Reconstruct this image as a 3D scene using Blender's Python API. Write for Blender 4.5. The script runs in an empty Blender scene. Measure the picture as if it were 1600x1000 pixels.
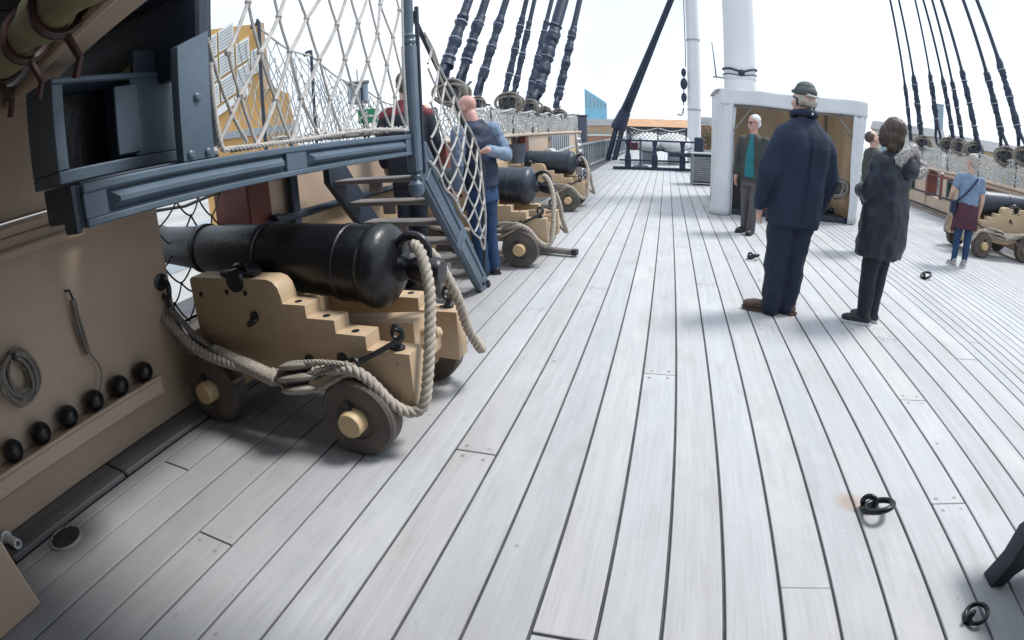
import bpy, bmesh, math, random
import numpy as np
from mathutils import Vector, Matrix, Quaternion, noise

random.seed(7)
rng = np.random.default_rng(7)
SC = bpy.context.scene
COL = SC.collection
PI = math.pi

# ------------------------------------------------------------------ camera (wide action-camera lens, equidistant)
CAM_H = 1.42
cam_d = bpy.data.cameras.new('camera')
cam = bpy.data.objects.new('camera', cam_d)
COL.objects.link(cam)
SC.camera = cam
cam_d.type = 'PANO'
lens = cam_d if hasattr(cam_d, 'fisheye_polynomial_k1') else cam_d.cycles
lens.panorama_type = 'FISHEYE_LENS_POLYNOMIAL'
cam_d.sensor_width = 36.0
cam_d.sensor_fit = 'HORIZONTAL'
lens.fisheye_polynomial_k0 = 0.0
lens.fisheye_polynomial_k1 = -1600.0 / 36.0 / 836.0
lens.fisheye_polynomial_k2 = 0.0
lens.fisheye_polynomial_k3 = 0.0
lens.fisheye_polynomial_k4 = 0.0
lens.fisheye_fov = math.radians(220)
cam_d.clip_start = 0.02
cam_d.clip_end = 5000.0


def cam_axes(pitch, roll, yaw):
    cp, sp, cr, sr, cy, sy = (math.cos(pitch), math.sin(pitch), math.cos(roll), math.sin(roll), math.cos(yaw), math.sin(yaw))
    r = Vector((cy, -sy, 0))
    f = Vector((sy * cp, cy * cp, -sp))
    d = f.cross(r)
    return cr * r + sr * d, -sr * r + cr * d, f


R_, D_, F_ = cam_axes(math.radians(20.37), math.radians(2.14), math.radians(-16.93))
cam.matrix_world = Matrix(((R_.x, -D_.x, -F_.x, 0), (R_.y, -D_.y, -F_.y, 0), (R_.z, -D_.z, -F_.z, CAM_H), (0, 0, 0, 1)))

# ------------------------------------------------------------------ sky, sun, exposure
SUN_EL, SUN_AZ = math.radians(58), math.radians(62)      # azimuth from +Y towards +X
world = bpy.data.worlds.new('World')
SC.world = world
world.use_nodes = True
wn, wl = world.node_tree.nodes, world.node_tree.links
wn.clear()
w_out = wn.new('ShaderNodeOutputWorld')
w_bg = wn.new('ShaderNodeBackground')
w_sky = wn.new('ShaderNodeTexSky')
w_sky.sky_type = 'NISHITA'
w_sky.sun_disc = False
w_sky.sun_elevation = SUN_EL
w_sky.sun_rotation = SUN_AZ
w_mix = wn.new('ShaderNodeMix')
w_mix.data_type = 'RGBA'
w_noise = wn.new('ShaderNodeTexNoise')
w_noise.inputs['Scale'].default_value = 2.2
w_noise.inputs['Detail'].default_value = 5
w_ramp = wn.new('ShaderNodeMapRange')
w_ramp.inputs['From Min'].default_value = 0.3
w_ramp.inputs['From Max'].default_value = 0.7
w_ramp.inputs['To Min'].default_value = 0.86
w_ramp.inputs['To Max'].default_value = 1.0
wl.new(w_noise.outputs['Fac'], w_ramp.inputs['Value'])
wl.new(w_ramp.outputs['Result'], w_mix.inputs['Factor'])
wl.new(w_sky.outputs['Color'], w_mix.inputs['A'])
w_n2 = wn.new('ShaderNodeTexNoise')
w_n2.inputs['Scale'].default_value = 3.1
w_n2.inputs['Detail'].default_value = 7
w_r2 = wn.new('ShaderNodeMapRange')
w_r2.inputs['From Min'].default_value = 0.32
w_r2.inputs['From Max'].default_value = 0.66
wl.new(w_n2.outputs['Fac'], w_r2.inputs['Value'])
w_cl = wn.new('ShaderNodeMix')                              # cloud deck, thinner and thicker
w_cl.data_type = 'RGBA'
w_cl.inputs['A'].default_value = (6.0, 6.8, 7.8, 1)
w_cl.inputs['B'].default_value = (8.4, 9.3, 10.3, 1)
wl.new(w_r2.outputs['Result'], w_cl.inputs['Factor'])
wl.new(w_cl.outputs['Result'], w_mix.inputs['B'])
wl.new(w_mix.outputs['Result'], w_bg.inputs['Color'])
w_bg.inputs['Strength'].default_value = 0.085
wl.new(w_bg.outputs['Background'], w_out.inputs['Surface'])

sun_d = bpy.data.lights.new('sun', 'SUN')
sun_d.energy = 1.9
sun_d.angle = math.radians(14)
sun_d.color = (1.0, 0.985, 0.965)
sun = bpy.data.objects.new('sun', sun_d)
COL.objects.link(sun)
sv = Vector((math.sin(SUN_AZ) * math.cos(SUN_EL), math.cos(SUN_AZ) * math.cos(SUN_EL), math.sin(SUN_EL)))
sun.rotation_euler = sv.to_track_quat('Z', 'Y').to_euler()

SC.view_settings.view_transform = 'Standard'
SC.view_settings.look = 'None'
SC.view_settings.exposure = 0.84
SC.view_settings.gamma = 1.0
SC.view_settings.use_curve_mapping = False
SC.render.engine = 'CYCLES'
SC.cycles.max_bounces = 6
SC.cycles.diffuse_bounces = 2
SC.cycles.glossy_bounces = 2


# ------------------------------------------------------------------ materials
def mat(name, col, rough=0.6, var=0.12, scale=6.0, stretch=(1, 1, 1), bump=0.0, bscale=None, metal=0.0, spec=0.5, tint=0.0,
        col2=None, detail=4, coat=0.0, thresh=(0.35, 0.68), sheen=0.0, wear=None, wscale=14.0):
    """Paint, wood, cloth, iron: noise between two tones, optional per-object tint, optional relief."""
    m = bpy.data.materials.new(name)
    m.use_nodes = True
    nt = m.node_tree
    n, l = nt.nodes, nt.links
    b = n['Principled BSDF']
    b.inputs['Roughness'].default_value = rough
    b.inputs['Metallic'].default_value = metal
    b.inputs['Specular IOR Level'].default_value = spec
    if coat:
        b.inputs['Coat Weight'].default_value = coat
        b.inputs['Coat Roughness'].default_value = 0.25
    if sheen:
        b.inputs['Sheen Weight'].default_value = sheen
    tc = n.new('ShaderNodeTexCoord')
    mp = n.new('ShaderNodeMapping')
    mp.inputs['Scale'].default_value = stretch
    l.new(tc.outputs['Object'], mp.inputs['Vector'])
    nz = n.new('ShaderNodeTexNoise')
    nz.inputs['Scale'].default_value = scale
    nz.inputs['Detail'].default_value = detail
    nz.inputs['Roughness'].default_value = 0.6
    l.new(mp.outputs['Vector'], nz.inputs['Vector'])
    mr = n.new('ShaderNodeMapRange')
    mr.inputs['From Min'].default_value = thresh[0]
    mr.inputs['From Max'].default_value = thresh[1]
    l.new(nz.outputs['Fac'], mr.inputs['Value'])
    mx = n.new('ShaderNodeMix')
    mx.data_type = 'RGBA'
    c2 = col2 if col2 else tuple(min(1, c * (1 + var)) for c in col)
    c1 = col if col2 else tuple(c * (1 - var) for c in col)
    mx.inputs['A'].default_value = (*c1, 1)
    mx.inputs['B'].default_value = (*c2, 1)
    l.new(mr.outputs['Result'], mx.inputs['Factor'])
    out = mx.outputs['Result']
    if wear:
        wz = n.new('ShaderNodeTexNoise')
        wz.inputs['Scale'].default_value = wscale
        wz.inputs['Detail'].default_value = 8
        wz.inputs['Roughness'].default_value = 0.7
        l.new(tc.outputs['Object'], wz.inputs['Vector'])
        wr = n.new('ShaderNodeMapRange')
        wr.inputs['From Min'].default_value = 0.60
        wr.inputs['From Max'].default_value = 0.72
        wr.inputs['To Max'].default_value = wear[1]
        l.new(wz.outputs['Fac'], wr.inputs['Value'])
        wm_ = n.new('ShaderNodeMix')
        wm_.data_type = 'RGBA'
        l.new(wr.outputs['Result'], wm_.inputs['Factor'])
        l.new(out, wm_.inputs['A'])
        wm_.inputs['B'].default_value = (*wear[0], 1)
        out = wm_.outputs['Result']
    if tint:
        oi = n.new('ShaderNodeObjectInfo')
        hs = n.new('ShaderNodeHueSaturation')
        m2 = n.new('ShaderNodeMapRange')
        m2.inputs['To Min'].default_value = 1 - tint
        m2.inputs['To Max'].default_value = 1 + tint
        l.new(oi.outputs['Random'], m2.inputs['Value'])
        l.new(m2.outputs['Result'], hs.inputs['Value'])
        l.new(out, hs.inputs['Color'])
        out = hs.outputs['Color']
    l.new(out, b.inputs['Base Color'])
    if bump:
        bn = n.new('ShaderNodeTexNoise')
        bn.inputs['Scale'].default_value = bscale or scale * 6
        bn.inputs['Detail'].default_value = 3
        l.new(mp.outputs['Vector'], bn.inputs['Vector'])
        bp = n.new('ShaderNodeBump')
        bp.inputs['Strength'].default_value = bump
        bp.inputs['Distance'].default_value = 0.01
        l.new(bn.outputs['Fac'], bp.inputs['Height'])
        l.new(bp.outputs['Normal'], b.inputs['Normal'])
    return m


def deck_material():
    m = bpy.data.materials.new('weathered_deck_wood')
    m.use_nodes = True
    n, l = m.node_tree.nodes, m.node_tree.links
    b = n['Principled BSDF']
    b.inputs['Roughness'].default_value = 0.62
    b.inputs['Specular IOR Level'].default_value = 0.35
    geo = n.new('ShaderNodeNewGeometry')
    oi = n.new('ShaderNodeObjectInfo')
    off = n.new('ShaderNodeVectorMath')
    off.operation = 'MULTIPLY_ADD'
    cmb = n.new('ShaderNodeCombineXYZ')
    l.new(oi.outputs['Random'], cmb.inputs[0])
    l.new(oi.outputs['Random'], cmb.inputs[1])
    off.inputs[1].default_value = (37, 91, 0)
    l.new(cmb.outputs[0], off.inputs[0])
    l.new(geo.outputs['Position'], off.inputs[2])

    def nz(scale, stretch, detail=5, src=None):
        mp = n.new('ShaderNodeMapping')
        mp.inputs['Scale'].default_value = stretch
        l.new((src or off.outputs[0]), mp.inputs['Vector'])
        t = n.new('ShaderNodeTexNoise')
        t.inputs['Scale'].default_value = scale
        t.inputs['Detail'].default_value = detail
        t.inputs['Roughness'].default_value = 0.65
        l.new(mp.outputs['Vector'], t.inputs['Vector'])
        return t.outputs['Fac']

    def rng_(fac, a, bb, c, d):
        r = n.new('ShaderNodeMapRange')
        for k, v in zip(('From Min', 'From Max', 'To Min', 'To Max'), (a, bb, c, d)):
            r.inputs[k].default_value = v
        l.new(fac, r.inputs['Value'])
        return r.outputs['Result']

    def mix(fac, a, bcol):
        x = n.new('ShaderNodeMix')
        x.data_type = 'RGBA'
        l.new(fac, x.inputs['Factor'])
        for nm, v in (('A', a), ('B', bcol)):
            if isinstance(v, tuple):
                x.inputs[nm].default_value = (*v, 1)
            else:
                l.new(v, x.inputs[nm])
        return x.outputs['Result']
    grain = nz(22, (1, 0.045, 1), 6)
    fine = nz(95, (1, 0.03, 1), 4)
    blotch = nz(2.2, (1, 0.6, 1), 6, geo.outputs['Position'])
    c = mix(rng_(grain, 0.3, 0.72, 0, 1), (0.425, 0.428, 0.432), (0.505, 0.508, 0.512))
    c = mix(rng_(fine, 0.46, 0.8, 0, 0.42), c, (0.30, 0.295, 0.29))
    c = mix(rng_(blotch, 0.52, 0.70, 0, 0.6), c, (0.56, 0.55, 0.535))
    grime = nz(5.0, (1, 0.35, 1), 5, geo.outputs['Position'])
    c = mix(rng_(grime, 0.52, 0.74, 0, 0.5), c, (0.35, 0.33, 0.315))
    scuff = nz(9.0, (1, 0.12, 1), 7, geo.outputs['Position'])
    c = mix(rng_(scuff, 0.60, 0.78, 0, 0.5), c, (0.30, 0.29, 0.285))

    def stain(c, pt, r0, r1, colr, amt):
        d = n.new('ShaderNodeVectorMath')
        d.operation = 'DISTANCE'
        d.inputs[1].default_value = pt
        l.new(geo.outputs['Position'], d.inputs[0])
        w = n.new('ShaderNodeMath')
        w.operation = 'MULTIPLY_ADD'
        w.inputs[1].default_value = 0.09
        l.new(grime, w.inputs[0])
        l.new(d.outputs['Value'], w.inputs[2])
        return mix(rng_(w.outputs[0], r0 + 0.045, r1 + 0.045, amt, 0), c, colr)
    # darker band towards the left bulwark, its edge broken by noise
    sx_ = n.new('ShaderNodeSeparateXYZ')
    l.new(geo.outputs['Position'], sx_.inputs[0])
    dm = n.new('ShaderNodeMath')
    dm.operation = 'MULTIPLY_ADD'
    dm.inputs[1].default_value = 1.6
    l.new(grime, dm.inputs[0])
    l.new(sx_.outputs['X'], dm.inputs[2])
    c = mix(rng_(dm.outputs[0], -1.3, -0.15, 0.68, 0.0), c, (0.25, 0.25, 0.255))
    c = stain(c, (0.915, 1.80, 0), 0.03, 0.085, (0.36, 0.25, 0.17), 0.7)
    c = stain(c, (-2.28, 0.62, 0), 0.08, 0.24, (0.10, 0.095, 0.09), 0.9)
    c = stain(c, (3.12, 5.86, 0), 0.02, 0.09, (0.33, 0.24, 0.18), 0.4)
    spots = nz(30, (1, 0.8, 1), 2, geo.outputs['Position'])
    c = mix(rng_(spots, 0.73, 0.76, 0, 0.55), c, (0.14, 0.13, 0.12))
    wn_ = n.new('ShaderNodeMath')
    wn_.operation = 'FRACT'
    wm = n.new('ShaderNodeMath')
    wm.operation = 'MULTIPLY'
    wm.inputs[1].default_value = 17.3
    l.new(oi.outputs['Random'], wm.inputs[0])
    l.new(wm.outputs[0], wn_.inputs[0])
    tone = mix(wn_.outputs[0], (1.0, 0.965, 0.97), (0.94, 0.985, 1.06))
    mulc = n.new('ShaderNodeMix')
    mulc.data_type = 'RGBA'
    mulc.blend_type = 'MULTIPLY'
    mulc.inputs['Factor'].default_value = 0.35
    l.new(c, mulc.inputs['A'])
    l.new(tone, mulc.inputs['B'])
    c = mulc.outputs['Result']
    hs = n.new('ShaderNodeHueSaturation')
    l.new(rng_(oi.outputs['Random'], 0, 1, 0.93, 1.05), hs.inputs['Value'])
    l.new(c, hs.inputs['Color'])
    l.new(hs.outputs['Color'], b.inputs['Base Color'])
    bp = n.new('ShaderNodeBump')
    bp.inputs['Strength'].default_value = 0.25
    bp.inputs['Distance'].default_value = 0.004
    l.new(grain, bp.inputs['Height'])
    l.new(bp.outputs['Normal'], b.inputs['Normal'])
    return m


M = {}
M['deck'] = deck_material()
M['caulk'] = mat('caulking', (0.07, 0.07, 0.075), 0.75, 0.3, 9)
M['dark_deck'] = mat('dark_waterway_wood', (0.155, 0.155, 0.158), 0.6, 0.4, 5, (1, 0.2, 1), 0.3, 30, wear=((0.17, 0.165, 0.16), 0.7), wscale=6)
M['cream'] = mat('cream_paint', (0.47, 0.355, 0.265), 0.5, 0.10, 1.6, bump=0.2, bscale=12, col2=(0.54, 0.415, 0.315), wear=((0.29, 0.22, 0.165), 0.5), wscale=4)
M['ochre'] = mat('ochre_paint', (0.49, 0.36, 0.23), 0.48, 0.08, 2.5, bump=0.25, bscale=20, col2=(0.56, 0.415, 0.275), wear=((0.25, 0.17, 0.11), 0.6), wscale=8)
M['ochre_worn'] = mat('worn_ochre_paint', (0.46, 0.33, 0.21), 0.6, 0.08, 2.5, bump=0.08, bscale=20, col2=(0.56, 0.40, 0.25))
M['red'] = mat('oxide_red_paint', (0.14, 0.035, 0.022), 0.5, 0.2, 3)
M['bluegrey'] = mat('blue_grey_paint', (0.075, 0.108, 0.145), 0.42, 0.10, 3.5, bump=0.1, bscale=22, col2=(0.10, 0.14, 0.18), wear=((0.045, 0.06, 0.08), 0.6), wscale=9)
M['slate'] = mat('dark_slate_paint', (0.022, 0.032, 0.05), 0.45, 0.2, 4)
M['black'] = mat('black_gun_paint', (0.007, 0.008, 0.011), 0.36, 0.3, 6, bump=0.22, bscale=34, spec=0.5, wear=((0.022, 0.024, 0.028), 0.6), wscale=11)
M['gunblue'] = mat('veiled_black_gun_paint', (0.028, 0.038, 0.055), 0.4, 0.25, 6, bump=0.08, bscale=50)  # gun black lifted towards blue to imitate lens veil on the distant guns
M['iron'] = mat('black_iron', (0.014, 0.016, 0.02), 0.38, 0.4, 14, bump=0.15, bscale=60)
M['iron_worn'] = mat('worn_ring_iron', (0.03, 0.033, 0.038), 0.28, 0.5, 20, metal=0.6, bump=0.1, bscale=70)
M['truck'] = mat('grey_brown_elm', (0.105, 0.090, 0.078), 0.7, 0.28, 7, (1, 1, 1), 0.3, 40, wear=((0.19, 0.165, 0.14), 0.6), wscale=10)
M['hub'] = mat('hub_ochre_paint', (0.58, 0.42, 0.23), 0.5, 0.1, 4)
M['rope'] = mat('hemp_rope', (0.42, 0.37, 0.315), 0.85, 0.2, 40, bump=0.4, bscale=160)
M['rope_grey'] = mat('grey_hemp_rope', (0.25, 0.225, 0.20), 0.85, 0.25, 40, bump=0.4, bscale=160)
M['rope_dark'] = mat('dark_rope', (0.05, 0.055, 0.065), 0.8, 0.3, 30)
M['net_white'] = mat('white_net_rope', (0.47, 0.445, 0.42), 0.85, 0.16, 20)
M['net_grey'] = mat('grey_net_rope', (0.44, 0.45, 0.44), 0.85, 0.2, 15)
M['plug'] = mat('plug_wood', (0.34, 0.325, 0.31), 0.7, 0.25, 9)
M['net_pale'] = mat('pale_net_rope', (0.52, 0.53, 0.52), 0.85, 0.15, 15)
M['net_black'] = mat('black_net_rope', (0.018, 0.017, 0.018), 0.8, 0.2, 20)
M['tar'] = mat('tarred_rope', (0.011, 0.023, 0.052), 0.55, 0.4, 14, bump=0.9, bscale=26)
M['seize'] = mat('pale_seizing', (0.30, 0.36, 0.44), 0.8, 0.1, 20)
M['block'] = mat('grey_block_wood', (0.30, 0.265, 0.22), 0.6, 0.22, 18, (1, 1, 4))
M['tread'] = mat('weathered_tread', (0.21, 0.19, 0.18), 0.7, 0.2, 8, (0.5, 5, 1), 0.3, 40, wear=((0.09, 0.08, 0.075), 0.6))
M['white'] = mat('white_mast_paint', (0.66, 0.67, 0.69), 0.5, 0.03, 0.8)
M['canvas'] = mat('white_canvas', (0.76, 0.785, 0.81), 0.75, 0.04, 3.0, bump=0.25, bscale=9)
M['canvas_in'] = mat('cream_canvas_lining', (0.66, 0.55, 0.42), 0.8, 0.06, 3.0, bump=0.2, bscale=9)
for k_ in ('canvas', 'canvas_in'):                          # thin cloth lets some daylight through
    nt_ = M[k_].node_tree
    pb_ = nt_.nodes['Principled BSDF']
    tr_n = nt_.nodes.new('ShaderNodeBsdfTranslucent')
    ms_n = nt_.nodes.new('ShaderNodeMixShader')
    ms_n.inputs[0].default_value = 0.35 if k_ == 'canvas_in' else 0.2
    nt_.links.new(pb_.inputs['Base Color'].links[0].from_socket, tr_n.inputs['Color'])
    nt_.links.new(pb_.outputs[0], ms_n.inputs[1])
    nt_.links.new(tr_n.outputs[0], ms_n.inputs[2])
    nt_.links.new(ms_n.outputs[0], nt_.nodes['Material Output'].inputs['Surface'])
M['olive'] = mat('olive_canvas', (0.24, 0.21, 0.11), 0.8, 0.2, 7, bump=0.5, bscale=24)
M['strap'] = mat('maroon_leather', (0.05, 0.018, 0.016), 0.5, 0.2, 9)
M['skin'] = mat('skin', (0.52, 0.33, 0.26), 0.5, 0.08, 9, col2=(0.56, 0.345, 0.27))
M['skin_red'] = mat('flushed_skin', (0.55, 0.30, 0.25), 0.5, 0.10, 9)
M['navy_coat'] = mat('navy_coat_cloth', (0.010, 0.021, 0.048), 0.8, 0.18, 5, bump=0.3, bscale=120)
M['navy_trousers'] = mat('navy_trouser_cloth', (0.010, 0.019, 0.042), 0.8, 0.2, 5)
M['parka'] = mat('black_navy_parka', (0.010, 0.016, 0.03), 0.55, 0.25, 5)
M['black_trousers'] = mat('black_trousers', (0.009, 0.013, 0.024), 0.75, 0.2, 5)
M['jeans'] = mat('blue_denim', (0.011, 0.042, 0.112), 0.75, 0.28, 7, bump=0.2, bscale=90)
M['vest'] = mat('navy_gilet_cloth', (0.012, 0.022, 0.052), 0.7, 0.2, 5)
M['shirt'] = mat('light_blue_shirt', (0.175, 0.24, 0.33), 0.75, 0.12, 6)
M['tee'] = mat('grey_blue_tee', (0.17, 0.24, 0.35), 0.8, 0.12, 6)
M['maroon'] = mat('maroon_knit', (0.075, 0.026, 0.04), 0.85, 0.15, 7)
M['green_grey'] = mat('dark_olive_jacket', (0.040, 0.045, 0.042), 0.75, 0.2, 6)
M['teal'] = mat('teal_jumper', (0.012, 0.15, 0.175), 0.8, 0.12, 6)
M['grey_trousers'] = mat('grey_brown_trousers', (0.085, 0.08, 0.092), 0.8, 0.12, 6)
M['brown_shoe'] = mat('brown_leather', (0.085, 0.050, 0.036), 0.45, 0.25, 8)
M['dark_shoe'] = mat('dark_shoe', (0.02, 0.022, 0.03), 0.5, 0.25, 8)
M['pale_shoe'] = mat('pale_grey_shoe', (0.34, 0.33, 0.33), 0.6, 0.1, 8)
M['sole'] = mat('white_sole', (0.62, 0.63, 0.65), 0.6, 0.06, 8)
M['hair_brown'] = mat('dark_brown_hair', (0.062, 0.043, 0.032), 0.5, 0.45, 40, (1, 1, 0.12))
M['hair_white'] = mat('white_hair', (0.66, 0.66, 0.67), 0.6, 0.15, 30)
M['hair_grey'] = mat('grey_blond_hair', (0.40, 0.36, 0.31), 0.6, 0.25, 30)
M['fur'] = mat('grey_fur', (0.50, 0.475, 0.455), 0.9, 0.45, 60)
M['cap'] = mat('olive_cap', (0.085, 0.10, 0.098), 0.8, 0.35, 9)
M['redcloth'] = mat('red_cloth', (0.15, 0.018, 0.028), 0.7, 0.15, 8)
M['greypaint'] = mat('pale_grey_paint', (0.30, 0.33, 0.36), 0.55, 0.12, 5, bump=0.1, bscale=20)
M['crate'] = mat('grey_crate_wood', (0.24, 0.255, 0.28), 0.65, 0.15, 6)
M['bitts'] = mat('navy_bitts_paint', (0.014, 0.028, 0.06), 0.5, 0.2, 5)
M['rail_wood'] = mat('grey_rail_wood', (0.17, 0.19, 0.215), 0.65, 0.15, 6)
M['green_frame'] = mat('dark_green_paint', (0.025, 0.055, 0.05), 0.5, 0.2, 6)
M['bucket'] = mat('slate_bucket', (0.075, 0.09, 0.12), 0.5, 0.15, 8)
M['glass'] = mat('window_glass', (0.24, 0.32, 0.38), 0.12, 0.1, 3)
M['dglass'] = mat('dark_glass', (0.03, 0.035, 0.045), 0.15, 0.1, 3)
M['bluetower'] = mat('blue_tower_cladding', (0.20, 0.46, 0.62), 0.35, 0.1, 0.2)  # cladding colour lightened to stand in for distance haze
M['tan'] = mat('tan_cladding', (0.42, 0.30, 0.19), 0.7, 0.15, 0.2)
M['orange'] = mat('orange_roof', (0.46, 0.27, 0.15), 0.7, 0.12, 0.3)  # washed-out roof colour, imitates haze over the far quay
M['brick'] = mat('distant_brick', (0.30, 0.165, 0.11), 0.8, 0.2, 0.3)
M['stonewall'] = mat('pale_render', (0.52, 0.49, 0.44), 0.8, 0.1, 0.2)
M['roofgrey'] = mat('grey_slate_roof', (0.16, 0.165, 0.18), 0.7, 0.15, 0.4)
M['quay'] = mat('quay_concrete', (0.34, 0.335, 0.32), 0.85, 0.15, 0.08)
M['foliage'] = mat('winter_brown_foliage', (0.13, 0.10, 0.06), 0.9, 0.45, 0.6, bump=1.0, bscale=1.5)
M['warehouse'] = mat('ochre_warehouse_wall', (0.56, 0.33, 0.12), 0.7, 0.1, 0.4)
M['green_sign'] = mat('green_sign_face', (0.02, 0.22, 0.10), 0.4, 0.05, 3)
M['white_sign'] = mat('white_sign_paint', (0.75, 0.76, 0.75), 0.5, 0.04, 3)
M['tarp_blue'] = mat('blue_boat_cover', (0.015, 0.16, 0.45), 0.6, 0.2, 3)
M['water'] = mat('dock_water', (0.05, 0.075, 0.08), 0.15, 0.2, 0.5, bump=0.2, bscale=2)
M['flame_orange'] = mat('orange_plastic', (0.55, 0.14, 0.05), 0.5, 0.1, 6)


# ------------------------------------------------------------------ mesh builder
def frame_of(d):
    d = Vector(d).normalized()
    up = Vector((0, 0, 1)) if abs(d.z) < 0.92 else Vector((0, 1, 0))
    x = up.cross(d).normalized()
    return x, d.cross(x).normalized(), d


class MB:
    def __init__(self, origin=(0, 0, 0), rot=0.0):
        """Coordinates are given in the frame of the caller; origin / rot: base of the thing, when they are given in the world."""
        self.v, self.f = [], []
        self.T = Matrix.Translation(Vector(origin)) @ Matrix.Rotation(rot, 4, 'Z')
        self.Ti = self.T.inverted()

    def add(self, vs, fs):
        o = len(self.v)
        self.v.extend(Vector(p) for p in vs)
        self.f.extend(tuple(i + o for i in f) for f in fs)
        return self

    def box(self, c, s, ch=0.0, rot=None):
        c = Vector(c)
        h = Vector(s) / 2
        R = rot if rot is not None else Matrix.Identity(3)
        ch = min(ch, h.x * 0.8, h.y * 0.8, h.z * 0.8)
        if ch <= 0:
            vs = [c + R @ Vector((x * h.x, y * h.y, z * h.z)) for x in (-1, 1) for y in (-1, 1) for z in (-1, 1)]
            return self.add(vs, [(0, 1, 3, 2), (4, 6, 7, 5), (0, 4, 5, 1), (2, 3, 7, 6), (0, 2, 6, 4), (1, 5, 7, 3)])
        vs = []
        idx = {}
        for x in (-1, 1):
            for y in (-1, 1):
                for z in (-1, 1):
                    for a in range(3):
                        p = Vector((x * (h.x - ch * (a != 0)), y * (h.y - ch * (a != 1)), z * (h.z - ch * (a != 2))))
                        idx[(x, y, z, a)] = len(vs)
                        vs.append(c + R @ p)
        fs = []
        for s_ in (-1, 1):
            fs.append([idx[(s_, y, z, 0)] for y, z in ((-1, -1), (1, -1), (1, 1), (-1, 1))])
            fs.append([idx[(x, s_, z, 1)] for x, z in ((-1, -1), (1, -1), (1, 1), (-1, 1))])
            fs.append([idx[(x, y, s_, 2)] for x, y in ((-1, -1), (1, -1), (1, 1), (-1, 1))])
            for t in (-1, 1):
                fs.append([idx[(s_, t, -1, 0)], idx[(s_, t, 1, 0)], idx[(s_, t, 1, 1)], idx[(s_, t, -1, 1)]])
                fs.append([idx[(s_, -1, t, 0)], idx[(s_, 1, t, 0)], idx[(s_, 1, t, 2)], idx[(s_, -1, t, 2)]])
                fs.append([idx[(-1, s_, t, 1)], idx[(1, s_, t, 1)], idx[(1, s_, t, 2)], idx[(-1, s_, t, 2)]])
                for u in (-1, 1):
                    fs.append([idx[(s_, t, u, 0)], idx[(s_, t, u, 1)], idx[(s_, t, u, 2)]])
        return self.add(vs, fs)

    def beam(self, a, b, w, h, ch=0.0, up=(0, 0, 1)):
        """A box from a to b, w across, h along the up side."""
        a, b = Vector(a), Vector(b)
        d = (b - a).normalized()
        x = d.cross(Vector(up)).normalized()
        u = x.cross(d)
        R = Matrix((x, d, u)).transposed()
        return self.box((a + b) / 2, (w, (b - a).length, h), ch, R)

    def tube(self, pts, r, seg=8, cap=True, closed=False):
        pts = [Vector(p) for p in pts]
        n = len(pts)
        rs = list(r) if hasattr(r, '__len__') else [r] * n
        vs, fs = [], []
        x = None
        for i, p in enumerate(pts):
            if closed:
                d = pts[(i + 1) % n] - pts[i - 1]
            else:
                d = pts[min(i + 1, n - 1)] - pts[max(i - 1, 0)]
            d.normalize()
            if x is None:
                x = frame_of(d)[0]
            else:
                x = x - d * x.dot(d)
                x = x.normalized() if x.length > 1e-6 else frame_of(d)[0]
            y = d.cross(x)
            for k in range(seg):
                a = 2 * PI * k / seg
                vs.append(p + (x * math.cos(a) + y * math.sin(a)) * rs[i])
        for i in range(n if closed else n - 1):
            j = (i + 1) % n
            for k in range(seg):
                k2 = (k + 1) % seg
                fs.append((i * seg + k, i * seg + k2, j * seg + k2, j * seg + k))
        if cap and not closed:
            fs.append(tuple(range(seg - 1, -1, -1)))
            fs.append(tuple((n - 1) * seg + k for k in range(seg)))
        return self.add(vs, fs)

    def rope(self, pts, r, pitch=None, seg=6, strands=3, step=None):
        """Laid rope: strands twisted round a smooth path."""
        pitch = pitch or r * 6.5
        step = step or pitch / 9
        P = resample(pts, step)
        n = len(P)
        fr = []
        x = None
        for i in range(n):
            d = (P[min(i + 1, n - 1)] - P[max(i - 1, 0)]).normalized()
            if x is None:
                x = frame_of(d)[0]
            else:
                x = (x - d * x.dot(d)).normalized()
            fr.append((x.copy(), d.cross(x)))
        for s in range(strands):
            path = []
            for i in range(n):
                a = 2 * PI * (i * step / pitch + s / strands)
                path.append(P[i] + (fr[i][0] * math.cos(a) + fr[i][1] * math.sin(a)) * r * 0.52)
            self.tube(path, r * 0.56, seg)
        return self

    def lathe(self, prof, base, axis, seg=24, closed_ends=True):
        """prof: (distance along axis, radius)."""
        base = Vector(base)
        x, y, d = frame_of(axis)
        vs, fs = [], []
        for t, r in prof:
            for k in range(seg):
                a = 2 * PI * k / seg
                vs.append(base + d * t + (x * math.cos(a) + y * math.sin(a)) * max(r, 1e-4))
        n = len(prof)
        for i in range(n - 1):
            for k in range(seg):
                k2 = (k + 1) % seg
                fs.append((i * seg + k, i * seg + k2, (i + 1) * seg + k2, (i + 1) * seg + k))
        if closed_ends:
            fs.append(tuple(range(seg - 1, -1, -1)))
            fs.append(tuple((n - 1) * seg + k for k in range(seg)))
        return self.add(vs, fs)

    def torus(self, c, axis, R, r, seg=24, sub=8, arc=2 * PI, start=0.0, squash=1.0):
        x, y, d = frame_of(axis)
        c = Vector(c)
        full = arc > 2 * PI - 1e-6
        n = seg if full else seg + 1
        pts = []
        for i in range(n):
            a = start + arc * i / seg
            pts.append(c + x * math.cos(a) * R + y * math.sin(a) * R * squash)
        return self.tube(pts, r, sub, closed=full)

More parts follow.
